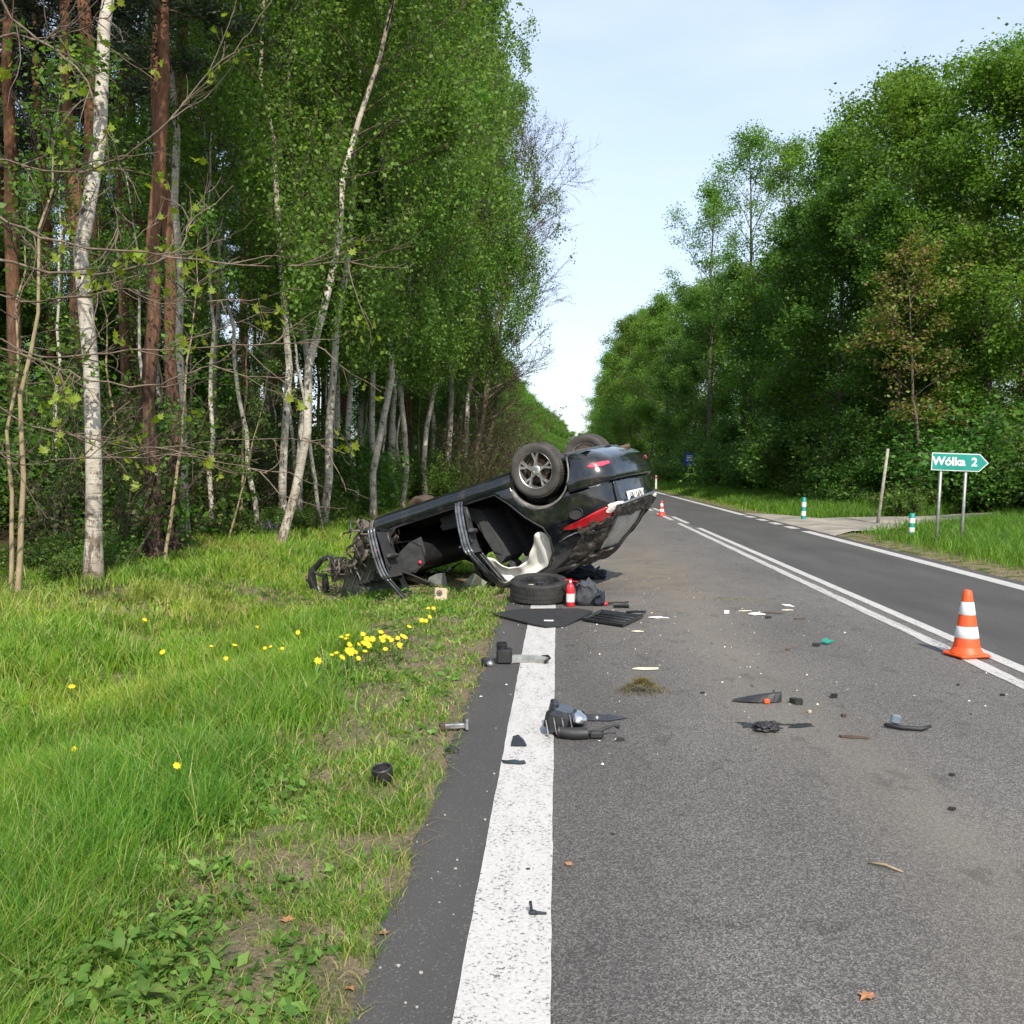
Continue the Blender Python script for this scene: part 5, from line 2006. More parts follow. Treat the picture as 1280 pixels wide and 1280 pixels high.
    sheet('crushed_inner_fender', [(2.42, -.62, .34), (3.0, -.60, .42), (3.2, -.56, .86), (2.45, -.60, .96)], M['dark_plastic'], .06, 4.0, 6.0, 20)
    sheet('firewall', [(2.48, -.78, .24), (2.48, .78, .24), (2.40, .80, 1.0), (2.40, -.80, 1.0)], M['dark_plastic'], .02, 4.0, 7.0, 14)
    sheet('crushed_fender', [(2.45, .80, .35), (3.1, .74, .45), (3.2, .70, .92), (2.4, .80, 1.0)], paint, .06, 3.0, 8.0, 18)
    rr_ = random.Random(12)
    for k in range(64):
        px_, py_ = rr_.uniform(446, 498), rr_.uniform(640, 690)
        if k > 42:
            px_, py_ = rr_.uniform(410, 446), rr_.uniform(692, 712)
        a_ = car_px(px_, py_, 1, rr_.uniform(-.80, -.66))
        L_ = rr_.uniform(.10, .34)
        d_ = Vector((rr_.uniform(.1, .9), rr_.uniform(-.25, .25), rr_.uniform(.2, 1.0))).normalized()
        side_ = d_.cross(Vector((0, 1, 0))).normalized() * rr_.uniform(.006, .03)
        P_ = []
        for q_ in range(6):
            t_ = q_ / 5
            c_ = a_ + d_ * L_ * t_ + Vector((.05 * math.sin(t_ * 4 + k), .05 * math.sin(t_ * 3 + k * 2), .04 * math.cos(t_ * 5 + k)))
            w_ = (1 - .6 * t_)
            P_.append([c_ - side_ * w_, c_ + Vector((0, -.008, 0)), c_ + side_ * w_])
        o_ = part(MB().grid(P_).build('torn_strip', (M['mud_grey'], M['mud_grey'], M['muddy_metal'], M['dark_plastic'], M['mud_grey'])[k % 5], None, False))
        mm = o_.modifiers.new('thickness', 'SOLIDIFY')
        mm.thickness = .006
    eng = MB()
    eng.bevel_box((2.85, .05, .58), (.50, .72, .38), .05, Matrix.Rotation(R(5), 4, 'Y'))
    eng.bevel_box((2.95, -.30, .66), (.30, .24, .26), .05)
    eng.tube([(2.9, -.4, .45), (3.05, -.2, .4), (3.1, .2, .42)], .05, 10)
    part(eng.build('engine_block', M['muddy_metal'], None, False))
    # strut and wheel hub where the near front wheel was torn off
    hb = MB()
    c0 = car_px(426, 708, 1, -.55)
    hb.lathe([(.10, -.05), (.11, .0), (.06, .04), (.05, .09), (.001, .09)], 20, Matrix.Translation(c0) @ Matrix.Rotation(R(70), 4, 'X') @ Matrix.Rotation(R(25), 4, 'Y'))
    for k in range(5):
        d_ = Vector((noise.noise((k, .3, 1)) * .9, noise.noise((k, 2.3, 1)) * .5, noise.noise((k, 4.3, 7)) * .9))
        hb.tube([c0, c0 + d_ * .16, c0 + d_ * .34 + Vector((-.12, 0, .0))], [.05, .035, .02], 8)
    hbo = part(hb.build('torn_hub', M['muddy_metal'], None, False))
    # bumper beam hanging from the nose
    yb = -.45

    def pline(pts, y=yb):
        return [car_px(a_, b_, 1, y + (c_[0] if c_ else 0)) for a_, b_, *c_ in pts]

    beam = MB()
    beam.tube(pline([(432, 699), (420, 700), (408, 697), (402, 702), (394, 709), (390, 714), (391, 726), (394, 738), (398, 749)]), [.03, .034, .036, .040, .042, .055, .060, .055, .045], 7)
    beam.tube(pline([(405, 718), (406, 728), (407, 740), (405, 750)]), [.04, .045, .045, .035], 7)
    beam.tube(pline([(391, 713), (398, 718), (405, 720)]), .025, 6)
    beam.tube(pline([(394, 745), (400, 752), (406, 748)]), .045, 7)
    beam.tube(pline([(390, 724), (385, 726), (382, 724)]), .018, 6)
    bo = part(beam.build('bumper_beam', M['dark_plastic'], None, False))
    sub(MB().tube(pline([(397, 732), (400, 740), (402, 744)], yb - .04), .016, 6).build('chrome_bar', M['scuffed_steel'], None, True), bo)
    crumple(bo, .025, 9, 3)
    wi = MB()
    for k in range(9):
        a_ = Vector(car_px(410 + k * 9, 690 + (k * 37) % 40, 1, -.7))
        b_ = a_ + Vector((noise.noise((k, 1, 1)) * .4, -.05, .22 + .2 * noise.noise((k, 3, 1))))
        wi.tube([a_, a_.lerp(b_, .5) + Vector((.06, -.05, 0)), b_], .006, 5)
    part(wi.build('torn_wires', M['ink_black'], None, True))
    # bits of the open front doorway
    q = MB()
    P = [[car_px(a_, b_, 1, -.72 - .03 * math.sin(i * 2.1 + j)) for j, (a_, b_) in enumerate(row)] for i, row in enumerate([[(536, 722), (546, 717), (556, 716)], [(534, 728), (546, 726), (558, 724)], [(540, 735), (550, 735), (559, 733)]])]
    q.grid(P)
    o = part(q.build('grey_cloth', M['grey_cloth'], None, True))
    q = MB()
    P = [[car_px(a_, b_, 1, -.78 - .05 * math.sin(i * 1.7 + j)) for j, (a_, b_) in enumerate(row)] for i, row in enumerate([[(592, 716), (582, 726), (568, 740)], [(597, 720), (588, 732), (573, 742)], [(602, 724), (600, 731), (576, 743)], [(609, 728), (602, 736), (580, 742)]])]
    q.grid(P)
    o = part(q.build('sun_visor_lining', M['sage_cloth'], None, False))
    mm = o.modifiers.new('thickness', 'SOLIDIFY')
    mm.thickness = .01
    return root, plate


car, plate_obj = make_car()


# ------------------------------------------------------------------ lettering
def text_mesh(name, body, size, mat, extrude=.0):
    cu = bpy.data.curves.new(name, 'FONT')
    cu.body = body
    cu.size = size
    cu.align_x = 'CENTER'
    cu.align_y = 'CENTER'
    cu.extrude = extrude
    cu.offset = .006 * size / .2
    to = bpy.data.objects.new(name, cu)
    COL.objects.link(to)
    bpy.context.view_layer.update()
    me = bpy.data.meshes.new_from_object(to.evaluated_get(bpy.context.evaluated_depsgraph_get()))
    bpy.data.objects.remove(to, do_unlink=True)
    me.materials.clear()
    me.materials.append(mat)
    me.name = name
    return me


# ------------------------------------------------------------------ signs, posts, cones
def make_direction_sign():
    p = g(1168, 684)
    Y = p.y
    e = empty('direction_sign', p, 'teal arrow direction sign on two grey posts in the tall grass', 'sign')
    e.rotation_euler = (0, R(2.2), R(-6))
    k = Y / F_PX
    wd, ht = 66 * k, 21.5 * k
    zc = CAM_H - (577 - 583) * k - p.z
    x0 = (1158 - 1168) * k
    poly = [(0, -ht / 2), (wd - .16, -ht / 2), (wd, 0), (wd - .16, ht / 2), (0, ht / 2)]
    Mx = Matrix.Translation((x0, -.045, zc)) @ Matrix.Rotation(R(90), 4, 'X')
    board = MB().prism(poly, -.03, Mx).build('board', M['zinc'], e)
    rim = MB().prism(poly, .004, Mx).build('border', M['reflective_white'], e)
    b = .015
    ip = [(b, -ht / 2 + b), (wd - .16 - b * .4, -ht / 2 + b), (wd - b * 1.5, 0), (wd - .16 - b * .4, ht / 2 - b), (b, ht / 2 - b)]
    fld = MB().prism(ip, .004, Mx @ Matrix.Translation((0, 0, .004))).build('field', M['sign_green'], e)
    for tx, xx in (('W\u00f3lka', .305), ('2', .755)):
        o = link(bpy.data.objects.new('lettering', text_mesh('lettering', tx, .215, M['reflective_white'], .001)), e)
        o.matrix_basis = Mx @ Matrix.Translation((xx, .004, .0105))
    for px in (1170, 1199):
        xx = (px - 1168) * k
        MB().tube([(xx, 0, -.3), (xx, 0, zc + ht / 2 - .03)], .03, 12).build('post', M['zinc'], e, True)
    return e


make_direction_sign()


def make_bus_sign():
    Y = 66.0
    k = Y / F_PX
    x = (859 - 697) * k
    z0 = float(gz(x, Y))
    e = empty('bus_stop_sign', (x, Y, z0), 'small blue bus stop sign with white panel on a thin pole', 'sign')
    zt = CAM_H + (583 - 567) * k - z0
    zb = CAM_H + (583 - 582) * k - z0
    MB().tube([(0, 0, -.3), (0, 0, zt)], .035, 10).build('post', M['zinc'], e, True)
    w = 13 * k
    MB().bevel_box((.06, -.06, (zt + zb) / 2), (w, .03, zt - zb), .01).build('board', M['sign_blue'], e)
    h = zt - zb
    MB().box((.06, -.078, zb + h * .72), (w * .55, .006, h * .26)).build('white_panel', M['reflective_white'], e)
    MB().box((.06, -.078, zb + h * .44), (w * .55, .006, h * .13)).build('white_panel', M['reflective_white'], e)
    bus = MB()
    for i in range(4):
        bus.box((.06 + (i - 1.5) * w * .125, -.083, zb + h * .76), (w * .09, .004, h * .10))
    o = bus.build('bus_symbol', M['sign_blue'], e)
    o['kind'] = 'stuff'


make_bus_sign()


def make_posts():
    for i, (px, pt, pb) in enumerate([(1139, 642, 672), (1004, 622, 651)]):
        p = g(px, pb)
        k = p.y / F_PX
        h = (pb - pt) * k
        lab = 'green and white marker post beside the direction sign' if i == 0 else 'green and white marker post beyond the mouth of the side road'
        e = empty('marker_post', p, lab, 'post', 'green marker posts at the side road')
        e.rotation_euler = (0, R(1.5), 0)
        r_ = .062
        MB().lathe([(r_, -.25), (r_, h - .02), (r_ * .8, h), (.001, h)], 16).build('body', M['sign_green'], e, True)
        for a, b in ((.60, .80), (.22, .42)):
            MB().lathe([(r_ + .003, h * a), (r_ + .003, h * b)], 16).build('white_band', M['reflective_white'], e, True)
    # white reflector post far along the verge
    x, y = 6.45, 66.0
    e = empty('reflector_post', (x, y, float(gz(x, y))), 'small white reflector post with red top far along the verge', 'post')
    MB().bevel_box((0, 0, .42), (.12, .08, .95), .02).build('body', M['reflective_white'], e)
    MB().box((0, -.043, .78), (.10, .01, .16)).build('red_reflector', M['red_paint'], e)
    # leaning grey pole
    p = g(1097, 656)
    q = on_y(1110, 561, p.y)
    v = q - p
    o = MB().tube([-v.normalized() * .3, v * .5, v], [.045, .04, .035], 10).build('leaning_pole', M['weathered_wood'], None, True, p)
    tag(o, 'thin grey wooden pole leaning at the far side of the side road', 'pole')


make_posts()


def cone(p, h, rz, mat, label):
    e = empty('traffic_cone', p, label, 'cone', None, rz)
    s_ = h / .52
    b = MB()
    b.bevel_box((0, 0, .014), (.26, .26, .028), .012)
    b.lathe([(.126, .028), (.114, .045), (.100, .075)], 28)
    o = b.build('base', mat, e, sharp=30)
    c = MB()
    rad = lambda z: .098 - (.098 - .030) * (z - .075) / (.515 - .075)
    c.lathe([(rad(z), z) for z in np.linspace(.072, .50, 12)] + [(.026, .512), (.022, .517), (.020, .510), (.018, .47)], 28)
    c.build('body', mat, e, sharp=40)
    for a, q in ((.145, .235), (.325, .425)):
        MB().lathe([(rad(a) + .0005, a), (rad(a) + .003, a + .003), (rad(q) + .003, q - .003), (rad(q) + .0005, q)], 28).build('white_band', M['reflective_white'], e, True)
    e.scale = (s_, s_, s_)
    return e


p = g(1208, 821)
cone((p.x, p.y, .008), .525, .25, M['orange_plastic'], 'orange and white traffic cone standing on the double centre line')
p = g(827, 645)
cone((p.x, p.y, .004), .46, .4, M['far_cone_red'], 'small red and white cone on the centre line beyond the overturned car')


# ------------------------------------------------------------------ things lying about
def make_loose_wheel():
    p = on_y(674, 757, 11.0)
    c = g(674, 757)
    e = empty('loose_wheel', (c.x, c.y + .28, 0), 'car wheel torn off and lying flat on the road under the overturned car', 'wheel')
    Mw = Matrix.Translation((0, 0, .150)) @ Matrix.Rotation(R(98), 4, 'X') @ Matrix.Rotation(R(0), 4, 'Y')
    w = wheel(e, Mw, M['rubber'], M['dark_plastic'], 'wheel_core')
    # the parts hang directly under the loose wheel
    for ch in list(w.children):
        mb = w.matrix_basis.copy()
        ch.parent = e
        ch.matrix_basis = mb
    bpy.data.objects.remove(w, do_unlink=True)
    MB().bevel_box((-.14, -.10, .19), (.07, .05, .05), .008, Matrix.Rotation(R(20), 4, 'Z')).build('broken_bracket', M['tan_card'], e)


make_loose_wheel()


def make_extinguisher():
    c = g(713, 758)
    e = empty('fire_extinguisher', (c.x, c.y, .0), 'small red fire extinguisher standing between the loose wheel and black bag', 'extinguisher')
    MB().lathe([(.001, 0), (.040, .0), (.045, .012), (.045, .20), (.040, .225), (.026, .245), (.017, .252), (.017, .262)], 24).build('cylinder', M['red_paint'], e, True)
    MB().lathe([(.0462, .05), (.0462, .14)], 24).build('label_panel', M['pale_label'], e, True)
    v = MB()
    v.box((0, 0, .272), (.03, .03, .022))
    v.box((.02, -.01, .29), (.075, .018, .010), Matrix.Rotation(R(-8), 4, 'Y'))
    v.box((.02, -.01, .275), (.065, .016, .008), Matrix.Rotation(R(6), 4, 'Y'))
    v.build('valve', M['red_paint'], e)
    MB().lathe([(.012, -.01), (.012, .008), (.001, .009)], 12, Matrix.Translation((0, -.018, .27)) @ Matrix.Rotation(R(90), 4, 'X')).build('gauge', M['white_shard'], e)


make_extinguisher()


def lump(name, c, size, mat, seed, label, cat, amp=.25, flat=.0, sc=3.0):
    """soft folded object such as a bag or a crumpled jacket, resting on the ground"""
    m = MB()
    n, k = 36, 24
    vs = []
    rows = []
    for i in range(k + 1):
        t = i / k
        ph = math.pi * t
        row = []
        for j in range(n + 1):
            a = 2 * math.pi * (j % n) / n
            d = Vector((math.sin(ph) ** .7 * math.cos(a), math.sin(ph) ** .7 * math.sin(a), math.cos(ph)))
            d = Vector((max(-.78, min(.78, d.x)) * 1.15, max(-.78, min(.78, d.y)) * 1.15, d.z))
            f = 1 + amp * noise.noise(d * sc * .5 + Vector((seed, 0, 0))) + amp * .6 * abs(noise.noise(d * sc + Vector((0, seed, 0)))) - amp * .55 * abs(noise.noise(d * sc * 2.4 + Vector((0, seed, 0))))
            q = Vector((d.x * size[0] / 2 * f, d.y * size[1] / 2 * f, max(0, (d.z * .5 + .45) * size[2] * (1 + amp * noise.noise(d * sc * .8 + Vector((0, 0, seed)))))))
            row.append(q)
        rows.append(row)
    m.grid(rows)
    o = m.build(name, mat, None, True, c)
    tag(o, label, cat)
    return o


def make_bags():
    c = g(733, 757)
    e = empty('black_bag', (c.x, c.y + .06, 0), 'black soft bag with a round pocket beside the red extinguisher', 'bag')
    b = lump('bag_body', (0, 0, 0), (.24, .26, .27), M['charcoal_cloth'], 1.3, None, None, .32)
    b.parent = e
    q = lump('pocket', (.13, -.05, 0), (.13, .16, .17), M['navy_cloth'], 4.3, None, None, .32)
    q.parent = e
    MB().tube([(.06, -.12, .05), (.10, -.16, .12), (.15, -.15, .14)], .010, 6).build('strap', M['ink_black'], e, True)
    c = g(728, 724)
    e = empty('dark_jacket', (c.x - .02, c.y + .1, 0), 'dark navy jacket with a pale stripe crumpled under the raised car tail', 'jacket')
    b = lump('jacket_cloth', (-.02, 0, 0), (.55, .34, .17), M['navy_cloth'], 7.7, None, None, .45, sc=4)
    b.parent = e
    P = [[Vector((.10 + .05 * i, -.14 + .03 * j - .02 * i, .06 + .035 * i + .012 * j)) for j in range(3)] for i in range(4)]
    MB().grid(P).build('pale_stripe', M['grey_cloth'], e, True)
    lump('sleeve', (.22, -.05, 0), (.22, .2, .12), M['navy_cloth'], 3.7, None, None, .4, sc=4).parent = e


make_bags()


def make_mat_and_tray():
    # floor mat: outline read on the road
    pts = [(613, 770), (650, 763), (690, 761), (722, 762), (741, 767), (733, 773), (720, 778), (705, 784), (682, 786), (665, 783), (642, 777)]
    P = [g(a, b) for a, b in pts]
    c = sum(P, Vector()) / len(P)
    m = MB()
    outline = [(q.x - c.x, q.y - c.y) for q in P]
    n = len(outline)
    rings = []
    for k, f in enumerate((1.0, .8, .5, .2)):
        rings.append([Vector((x * f, y * f, .012 + .03 * (1 - f) + .012 * math.sin(x * 9 + y * 6) + (.02 if f == 1 and i in (4, 5) else 0))) for i, (x, y) in enumerate(outline)])
    rings = [r_ + [r_[0]] for r_ in rings]
    m.grid(rings)
    m.add([v for v in rings[-1][:-1]], [tuple(range(n))])
    skirt = [[Vector((v.x, v.y, max(.0, v.z - .012))) for v in rings[0]], rings[0]]
    m.grid(skirt)
    o = m.build('boot_floor_mat', M['mat_black'], None, False, (c.x, c.y, .003))
    tag(o, 'large black boot floor mat lying flat across the white edge line', 'mat')
    # white tag on it
    q = g(686, 780)
    o2 = MB().box((0, 0, 0), (.09, .05, .004)).build('mat_tag', M['white_shard'], None, False)
    o2.parent = o
    o2.location = (q.x - c.x, q.y - c.y - .02, .034)
    # tray
    A, B, C_, D = (g(*k) for k in ((727, 777), (779, 785), (804, 773), (752, 766)))
    c = (A + B + C_ + D) / 4
    e = empty('black_tray', (c.x, c.y, 0), 'black plastic boot tray with a raised rim beside the floor mat', 'tray')
    L = [Vector((q.x - c.x, q.y - c.y, 0)) for q in (A, B, C_, D)]
    m = MB()
    vs = [v * .985 + Vector((0, 0, .012)) for v in L] + [v + Vector((0, 0, .035)) for v in L] + [v * .93 + Vector((0, 0, .035)) for v in L] + [v * .90 + Vector((0, 0, .018)) for v in L]
    fs = []
    for r_ in range(3):
        for i in range(4):
            j = (i + 1) % 4
            fs.append((r_ * 4 + i, r_ * 4 + j, r_ * 4 + 4 + j, r_ * 4 + 4 + i))
    fs += [(12, 13, 14, 15), (3, 2, 1, 0)]
    m.add(vs, fs)
    m.build('shell', M['smoked_plastic'], e)
    for t in (.25, .5, .75):
        a, b = L[0].lerp(L[3], t) * .86, L[1].lerp(L[2], t) * .86
        MB().tube([a + Vector((0, 0, .022)), b + Vector((0, 0, .022))], .008, 6).build('rib', M['dark_plastic'], e, True)
    MB().tube([L[2] * .95 + Vector((0, 0, .035)), L[2] * 1.02 + Vector((.02, .05, .06)), L[3].lerp(L[2], .8) * 1.05 + Vector((0, .04, .05)), L[3].lerp(L[2], .6) + Vector((0, 0, .04))], .012, 6).build('torn_rim', M['dark_plastic'], e, True)


make_mat_and_tray()


def shard(name, px, py, poly, th, mat, rz, label, cat='debris', tilt=(0, 0), lift=.003, parent=None):
    p = g(px, py)
    m = MB().prism(poly, th)
    o = m.build(name, M[mat], parent)
    o.location = (p.x, p.y, max(p.z, 0 if p.x > ROAD_L else p.z) + lift)
    o.rotation_euler = (tilt[0], tilt[1], rz)
    if label:
        tag(o, label, cat)
    return o


def make_debris():
    # long air duct with a black elbow
    a, b = g(622, 830), g(684, 829)
    e = empty('air_duct', (a.x, a.y, 0), 'grey flattened air duct with a black elbow lying across the white edge line', 'car part')
    L = b.x - a.x
    m = MB()
    P = []
    for i in range(12):
        t = i / 11
        x = .10 + (L - .10) * t
        w = .055 + .03 * t ** 3
        y0 = .06 * math.sin(t * 2.5) + .05
        hh = .05 * (1 - .4 * t)
        P.append([Vector((x, y0 - w, .006)), Vector((x, y0 - w, .006 + hh * .8)), Vector((x, y0, .012 + hh)), Vector((x, y0 + w, .006 + hh * .7)), Vector((x, y0 + w, .006))])
    m.grid(P)
    m.add(P[-1], [(0, 1, 2, 3, 4)])
    m.build('duct', M['grey_cloth'], e, False)
    MB().tube([(L - .02, -.02, .02), (L + .02, 0, .05), (L + .005, .08, .05), (L - .04, .16, .03)], .010, 6).build('torn_lip', M['dark_plastic'], e, True)
    el = MB()
    el.bevel_box((.05, .05, .055), (.12, .14, .11), .015)
    el.lathe([(.04, .08), (.042, .155), (.034, .157), (.030, .12)], 18, Matrix.Translation((.03, .06, 0)) @ Matrix.Rotation(R(8), 4, 'X'))
    el.build('elbow', M['dark_plastic'], e, sharp=35)
    # small sensor next to it
    p = g(607, 832)
    e = empty('sensor_housing', p, 'small broken sensor housing beside the black elbow of the duct', 'debris')
    MB().bevel_box((0, 0, .03), (.06, .05, .06), .01, Matrix.Rotation(R(20), 4, 'Z')).build('housing', M['dark_plastic'], e)
    MB().lathe([(.022, 0), (.024, .03), (.001, .034)], 14, Matrix.Translation((.035, -.02, .015)) @ Matrix.Rotation(R(70), 4, 'X')).build('cap', M['scuffed_steel'], e, True)

    # headlamp-like unit on the edge line
    p = g(700, 922)
    k = p.y / F_PX
    e = empty('headlight_unit', (p.x, p.y + .05, 0), 'smashed black headlight unit lying at the edge of the white line', 'car part')
    m = MB()
    m.bevel_box((-.02, .05, .075), (.16, .20, .13), .025, Matrix.Rotation(R(-12), 4, 'Z') @ Matrix.Rotation(R(12), 4, 'Y'))
    m.bevel_box((-.07, .10, .10), (.05, .10, .12), .012, Matrix.Rotation(R(15), 4, 'Y'))
    ho = m.build('housing', M['smoked_plastic'], e)
    r_ = MB()
    r_.lathe([(.060, 0), (.052, .03), (.030, .05), (.001, .058)], 20, Matrix.Translation((.10, .05, .07)) @ Matrix.Rotation(R(60), 4, 'X') @ Matrix.Rotation(R(20), 4, 'Y'))
    r_.build('reflector_bowl', M['chrome'], e, True)
    f = MB()
    for i in range(4):
        f.box((-.06 + i * .045, -.055, .06 + .01 * (i % 2)), (.006, .012, .10), Matrix.Rotation(R(-10), 4, 'Y'))
    f.build('bezel', M['scuffed_steel'], e)['kind'] = 'stuff'
    t = MB()
    t.tube([(.0, -.06, .035), (.07, -.08, .03), (.15, -.07, .03)], [.032, .036, .034], 12)
    t.lathe([(.038, 0), (.040, .012), (.020, .016), (.001, .014)], 14, Matrix.Translation((.0, -.055, .035)) @ Matrix.Rotation(R(-90), 4, 'Y'))
    t.build('levelling_motor', M['dark_plastic'], e, sharp=35)
    MB().tube([(.13, -.06, .03), (.20, -.05, .03), (.25, -.03, .05), (.30, .0, .06), (.33, .0, .05)], [.016, .015, .009, .008, .014], 8).build('mount_arm', M['ink_black'], e, True)
    MB().bevel_box((.20, -.06, .022), (.08, .05, .04), .01).build('connector', M['dark_plastic'], e)
    MB().bevel_box((.045, .17, .012), (.035, .03, .02), .004).build('white_clip', M['white_shard'], e)
    p = g(742, 895)
    o = shard('black_mesh_sheet', 748, 898, [(-.13, -.06), (.05, -.08), (.17, -.02), (.10, .05), (-.02, .09), (-.13, .05)], .004, 'smoked_plastic', .1, 'thin black plastic sheet flat behind the headlight unit')
    shard('plastic_clip', 775, 926, [(-.03, -.01), (.02, -.015), (.03, .01), (-.01, .015)], .012, 'ink_black', .4, 'tiny black clip beside the mount arm of the headlight unit')
    # triangular scraps on the white line
    shard('plastic_scrap', 648, 932, [(-.04, -.035), (.045, -.04), (.03, .01), (.0, .06), (-.03, .05)], .008, 'smoked_plastic', 0, 'dark triangular plastic scrap on the white line near the headlight unit', tilt=(.35, -.1), lift=.018)
    shard('plastic_scrap', 642, 955, [(-.06, .02), (-.045, -.01), (.03, -.03), (.06, -.02), (.055, .01), (.03, .005), (.01, .02), (-.04, .012)], .008, 'smoked_plastic', .1, 'dark jagged bracket scrap on the white line, one step from the triangular scrap', tilt=(.1, 0), lift=.008)
    p = g(666, 1143)
    e = empty('plastic_clip', p, 'small grey bent clip standing alone on the white line', 'debris')
    MB().box((-.002, 0, .022), (.010, .014, .044), Matrix.Rotation(R(-8), 4, 'Y')).box((.022, -.004, .008), (.045, .014, .010), Matrix.Rotation(R(6), 4, 'Y')).build('clip_body', M['smoked_plastic'], e)
    MB().bevel_box((0, -.004, .008), (.026, .022, .016), .004).build('clip_foot', M['smoked_plastic'], e)
    # bracket, cap and ring on the verge
    p = g(568, 914)
    e = empty('metal_bracket', (p.x, p.y, p.z + .01), 'pale metal bracket with a cross piece lying on the asphalt edge', 'car part')
    e.rotation_euler = (0, 0, .25)
    MB().bevel_box((0, 0, .02), (.13, .035, .03), .006).build('bar', M['scuffed_steel'], e)
    MB().bevel_box((.065, 0, .035), (.018, .10, .06), .004).build('cross_piece', M['scuffed_steel'], e)
    MB().bevel_box((-.07, 0, .02), (.03, .05, .04), .006).build('end_lug', M['rust_brown'], e)
    o = MB().tube([(-.02, 0, 0), (.0, .0, .022), (.03, -.01, .012), (.035, -.035, 0)], [.010, .016, .016, .010], 8).build('rubber_elbow', M['ink_black'], None, True, g(563, 940))
    tag(o, 'small curled black rubber piece at the asphalt edge below the metal bracket', 'debris')
    p = g(478, 978)
    e = empty('plastic_ring', (p.x, p.y + .02, p.z + .02), 'round ridged black plastic cap lying in the short grass', 'car part')
    e.rotation_euler = (R(12), R(-6), 0)
    MB().lathe([(.001, -.01), (.046, -.01), (.050, .0), (.050, .018), (.046, .022), (.050, .026), (.050, .048), (.044, .054), (.040, .050), (.038, .036), (.014, .034), (.012, .046), (.001, .047)], 24).build('cap_body', M['dark_plastic'], e, sharp=30)
    MB().lathe([(.053, .020), (.053, .024)], 24).build('ridge', M['smoked_plastic'], e, True)
    # tools by the bag
    p = g(757, 757)
    e = empty('wheel_brace', (p.x, p.y, .0), 'dark wheel brace with a reddish end lying by the black bag', 'tool')
    MB().tube([(0, .0, .02), (.10, .02, .03), (.24, .02, .03)], .012, 8).build('shaft', M['dark_plastic'], e, True)
    MB().tube([(-.03, -.01, .02), (.02, .0, .022)], .02, 8).build('socket', M['red_paint'], e, True)
    p = g(780, 760)
    e = empty('torch', (p.x - .05, p.y, .0), 'short black torch with a bright lens lying past the wheel brace', 'tool')
    MB().tube([(-.06, 0, .035), (.05, 0, .035), (.07, 0, .035), (.10, 0, .035)], [.028, .028, .036, .038], 14).build('barrel', M['dark_plastic'], e, sharp=35)
    MB().lathe([(.036, 0), (.030, .006), (.001, .010)], 14, Matrix.Translation((.10, 0, .035)) @ Matrix.Rotation(R(90), 4, 'Y')).build('lens', M['chrome'], e, True)
    # beige box by the door
    p = g(549, 752)
    e = empty('speaker_box', (p.x, p.y + .05, p.z), 'small beige box with a round dark hole below the open front door', 'box')
    e.rotation_euler = (R(-8), R(6), R(14))
    MB().bevel_box((0, 0, .075), (.14, .13, .14), .01).build('case', M['tan_card'], e)
    MB().lathe([(.034, .004), (.030, .010), (.020, .002), (.012, .008), (.001, .008)], 18, Matrix.Translation((-.02, -.062, .085)) @ Matrix.Rotation(R(90), 4, 'X')).build('round_hole', M['ink_black'], e, True)
    # pale and coloured shards
    S4 = lambda w, h, q=.25: [(-w, -h * q), (-w * .25, -h), (w * .15, -h * .45), (w, -h * .15), (w * .45, h * .3), (w * .35, h), (-w * .5, h * .55)]
    shard('white_panel_shard', 823, 773, S4(.10, .045), .006, 'white_shard', .05, 'flat white shard just past the corner of the black tray', tilt=(.05, .03), lift=.008)
    shard('cream_shard', 797, 790, S4(.055, .035), .005, 'cream_shard', -.1, 'small cream shard in front of the black tray', lift=.006)
    shard('cream_shard', 807, 837, [(-.10, -.01), (-.03, -.04), (.09, -.02), (.10, .02), (-.05, .03)], .006, 'cream_shard', .05, 'pointed cream shard just behind the straw clump', lift=.006)
    shard('white_shard', 946, 769, S4(.085, .05), .010, 'white_shard', -.2, 'bright white shard with a black bit beside it', lift=.010, tilt=(.1, .0))
    shard('black_bit', 960, 773, S4(.035, .02), .02, 'ink_black', .2, 'tiny black bit touching the bright white shard')
    shard('white_pebble', 908, 767, S4(.028, .025, .5), .03, 'white_shard', .2, 'single round white fragment left of the bright white shard')
    shard('white_shard', 985, 758, S4(.07, .03), .008, 'white_shard', -.5, 'thin white curl near the worn centre line', lift=.008, tilt=(.1, .1))
    shard('white_shard', 984, 763, S4(.06, .025), .006, 'cream_shard', 0, 'narrow pale strip just below the thin white curl')
    shard('pale_strip', 931, 764, S4(.07, .02), .005, 'cream_shard', .1, 'narrow tan strip between the round fragment and the bright shard')
    shard('brown_stick', 966, 767, [(-.10, -.008), (.10, -.006), (.10, .006), (-.10, .008)], .01, 'rust_brown', -.3, 'short brown stick next to the bright white shard')
    shard('brown_stick', 999, 774, [(-.06, -.01), (.06, -.008), (.05, .012), (-.05, .010)], .01, 'rust_brown', .1, 'short dark brown chip beyond the bright white shard')
    shard('teal_shard', 1034, 805, S4(.062, .05), .012, 'teal_shard', .3, 'teal plastic shard lying on the road', tilt=(.25, 0), lift=.02)
    shard('black_shard', 1020, 808, [(-.04, 0), (.0, -.02), (.03, -.01), (.03, .03), (-.01, .015)], .02, 'ink_black', .3, 'small black shard beside the teal shard', tilt=(.2, .1), lift=.006)
    shard('dark_shard', 985, 813, S4(.03, .02), .012, 'rust_brown', .3, 'tiny brown chip left of the black shard')
    # curved black blade with an orange dab
    p = g(945, 878)
    e = empty('plastic_splinter', (p.x, p.y, 0), 'curved black plastic blade with an orange piece under it', 'car part')
    m = MB()
    P = []
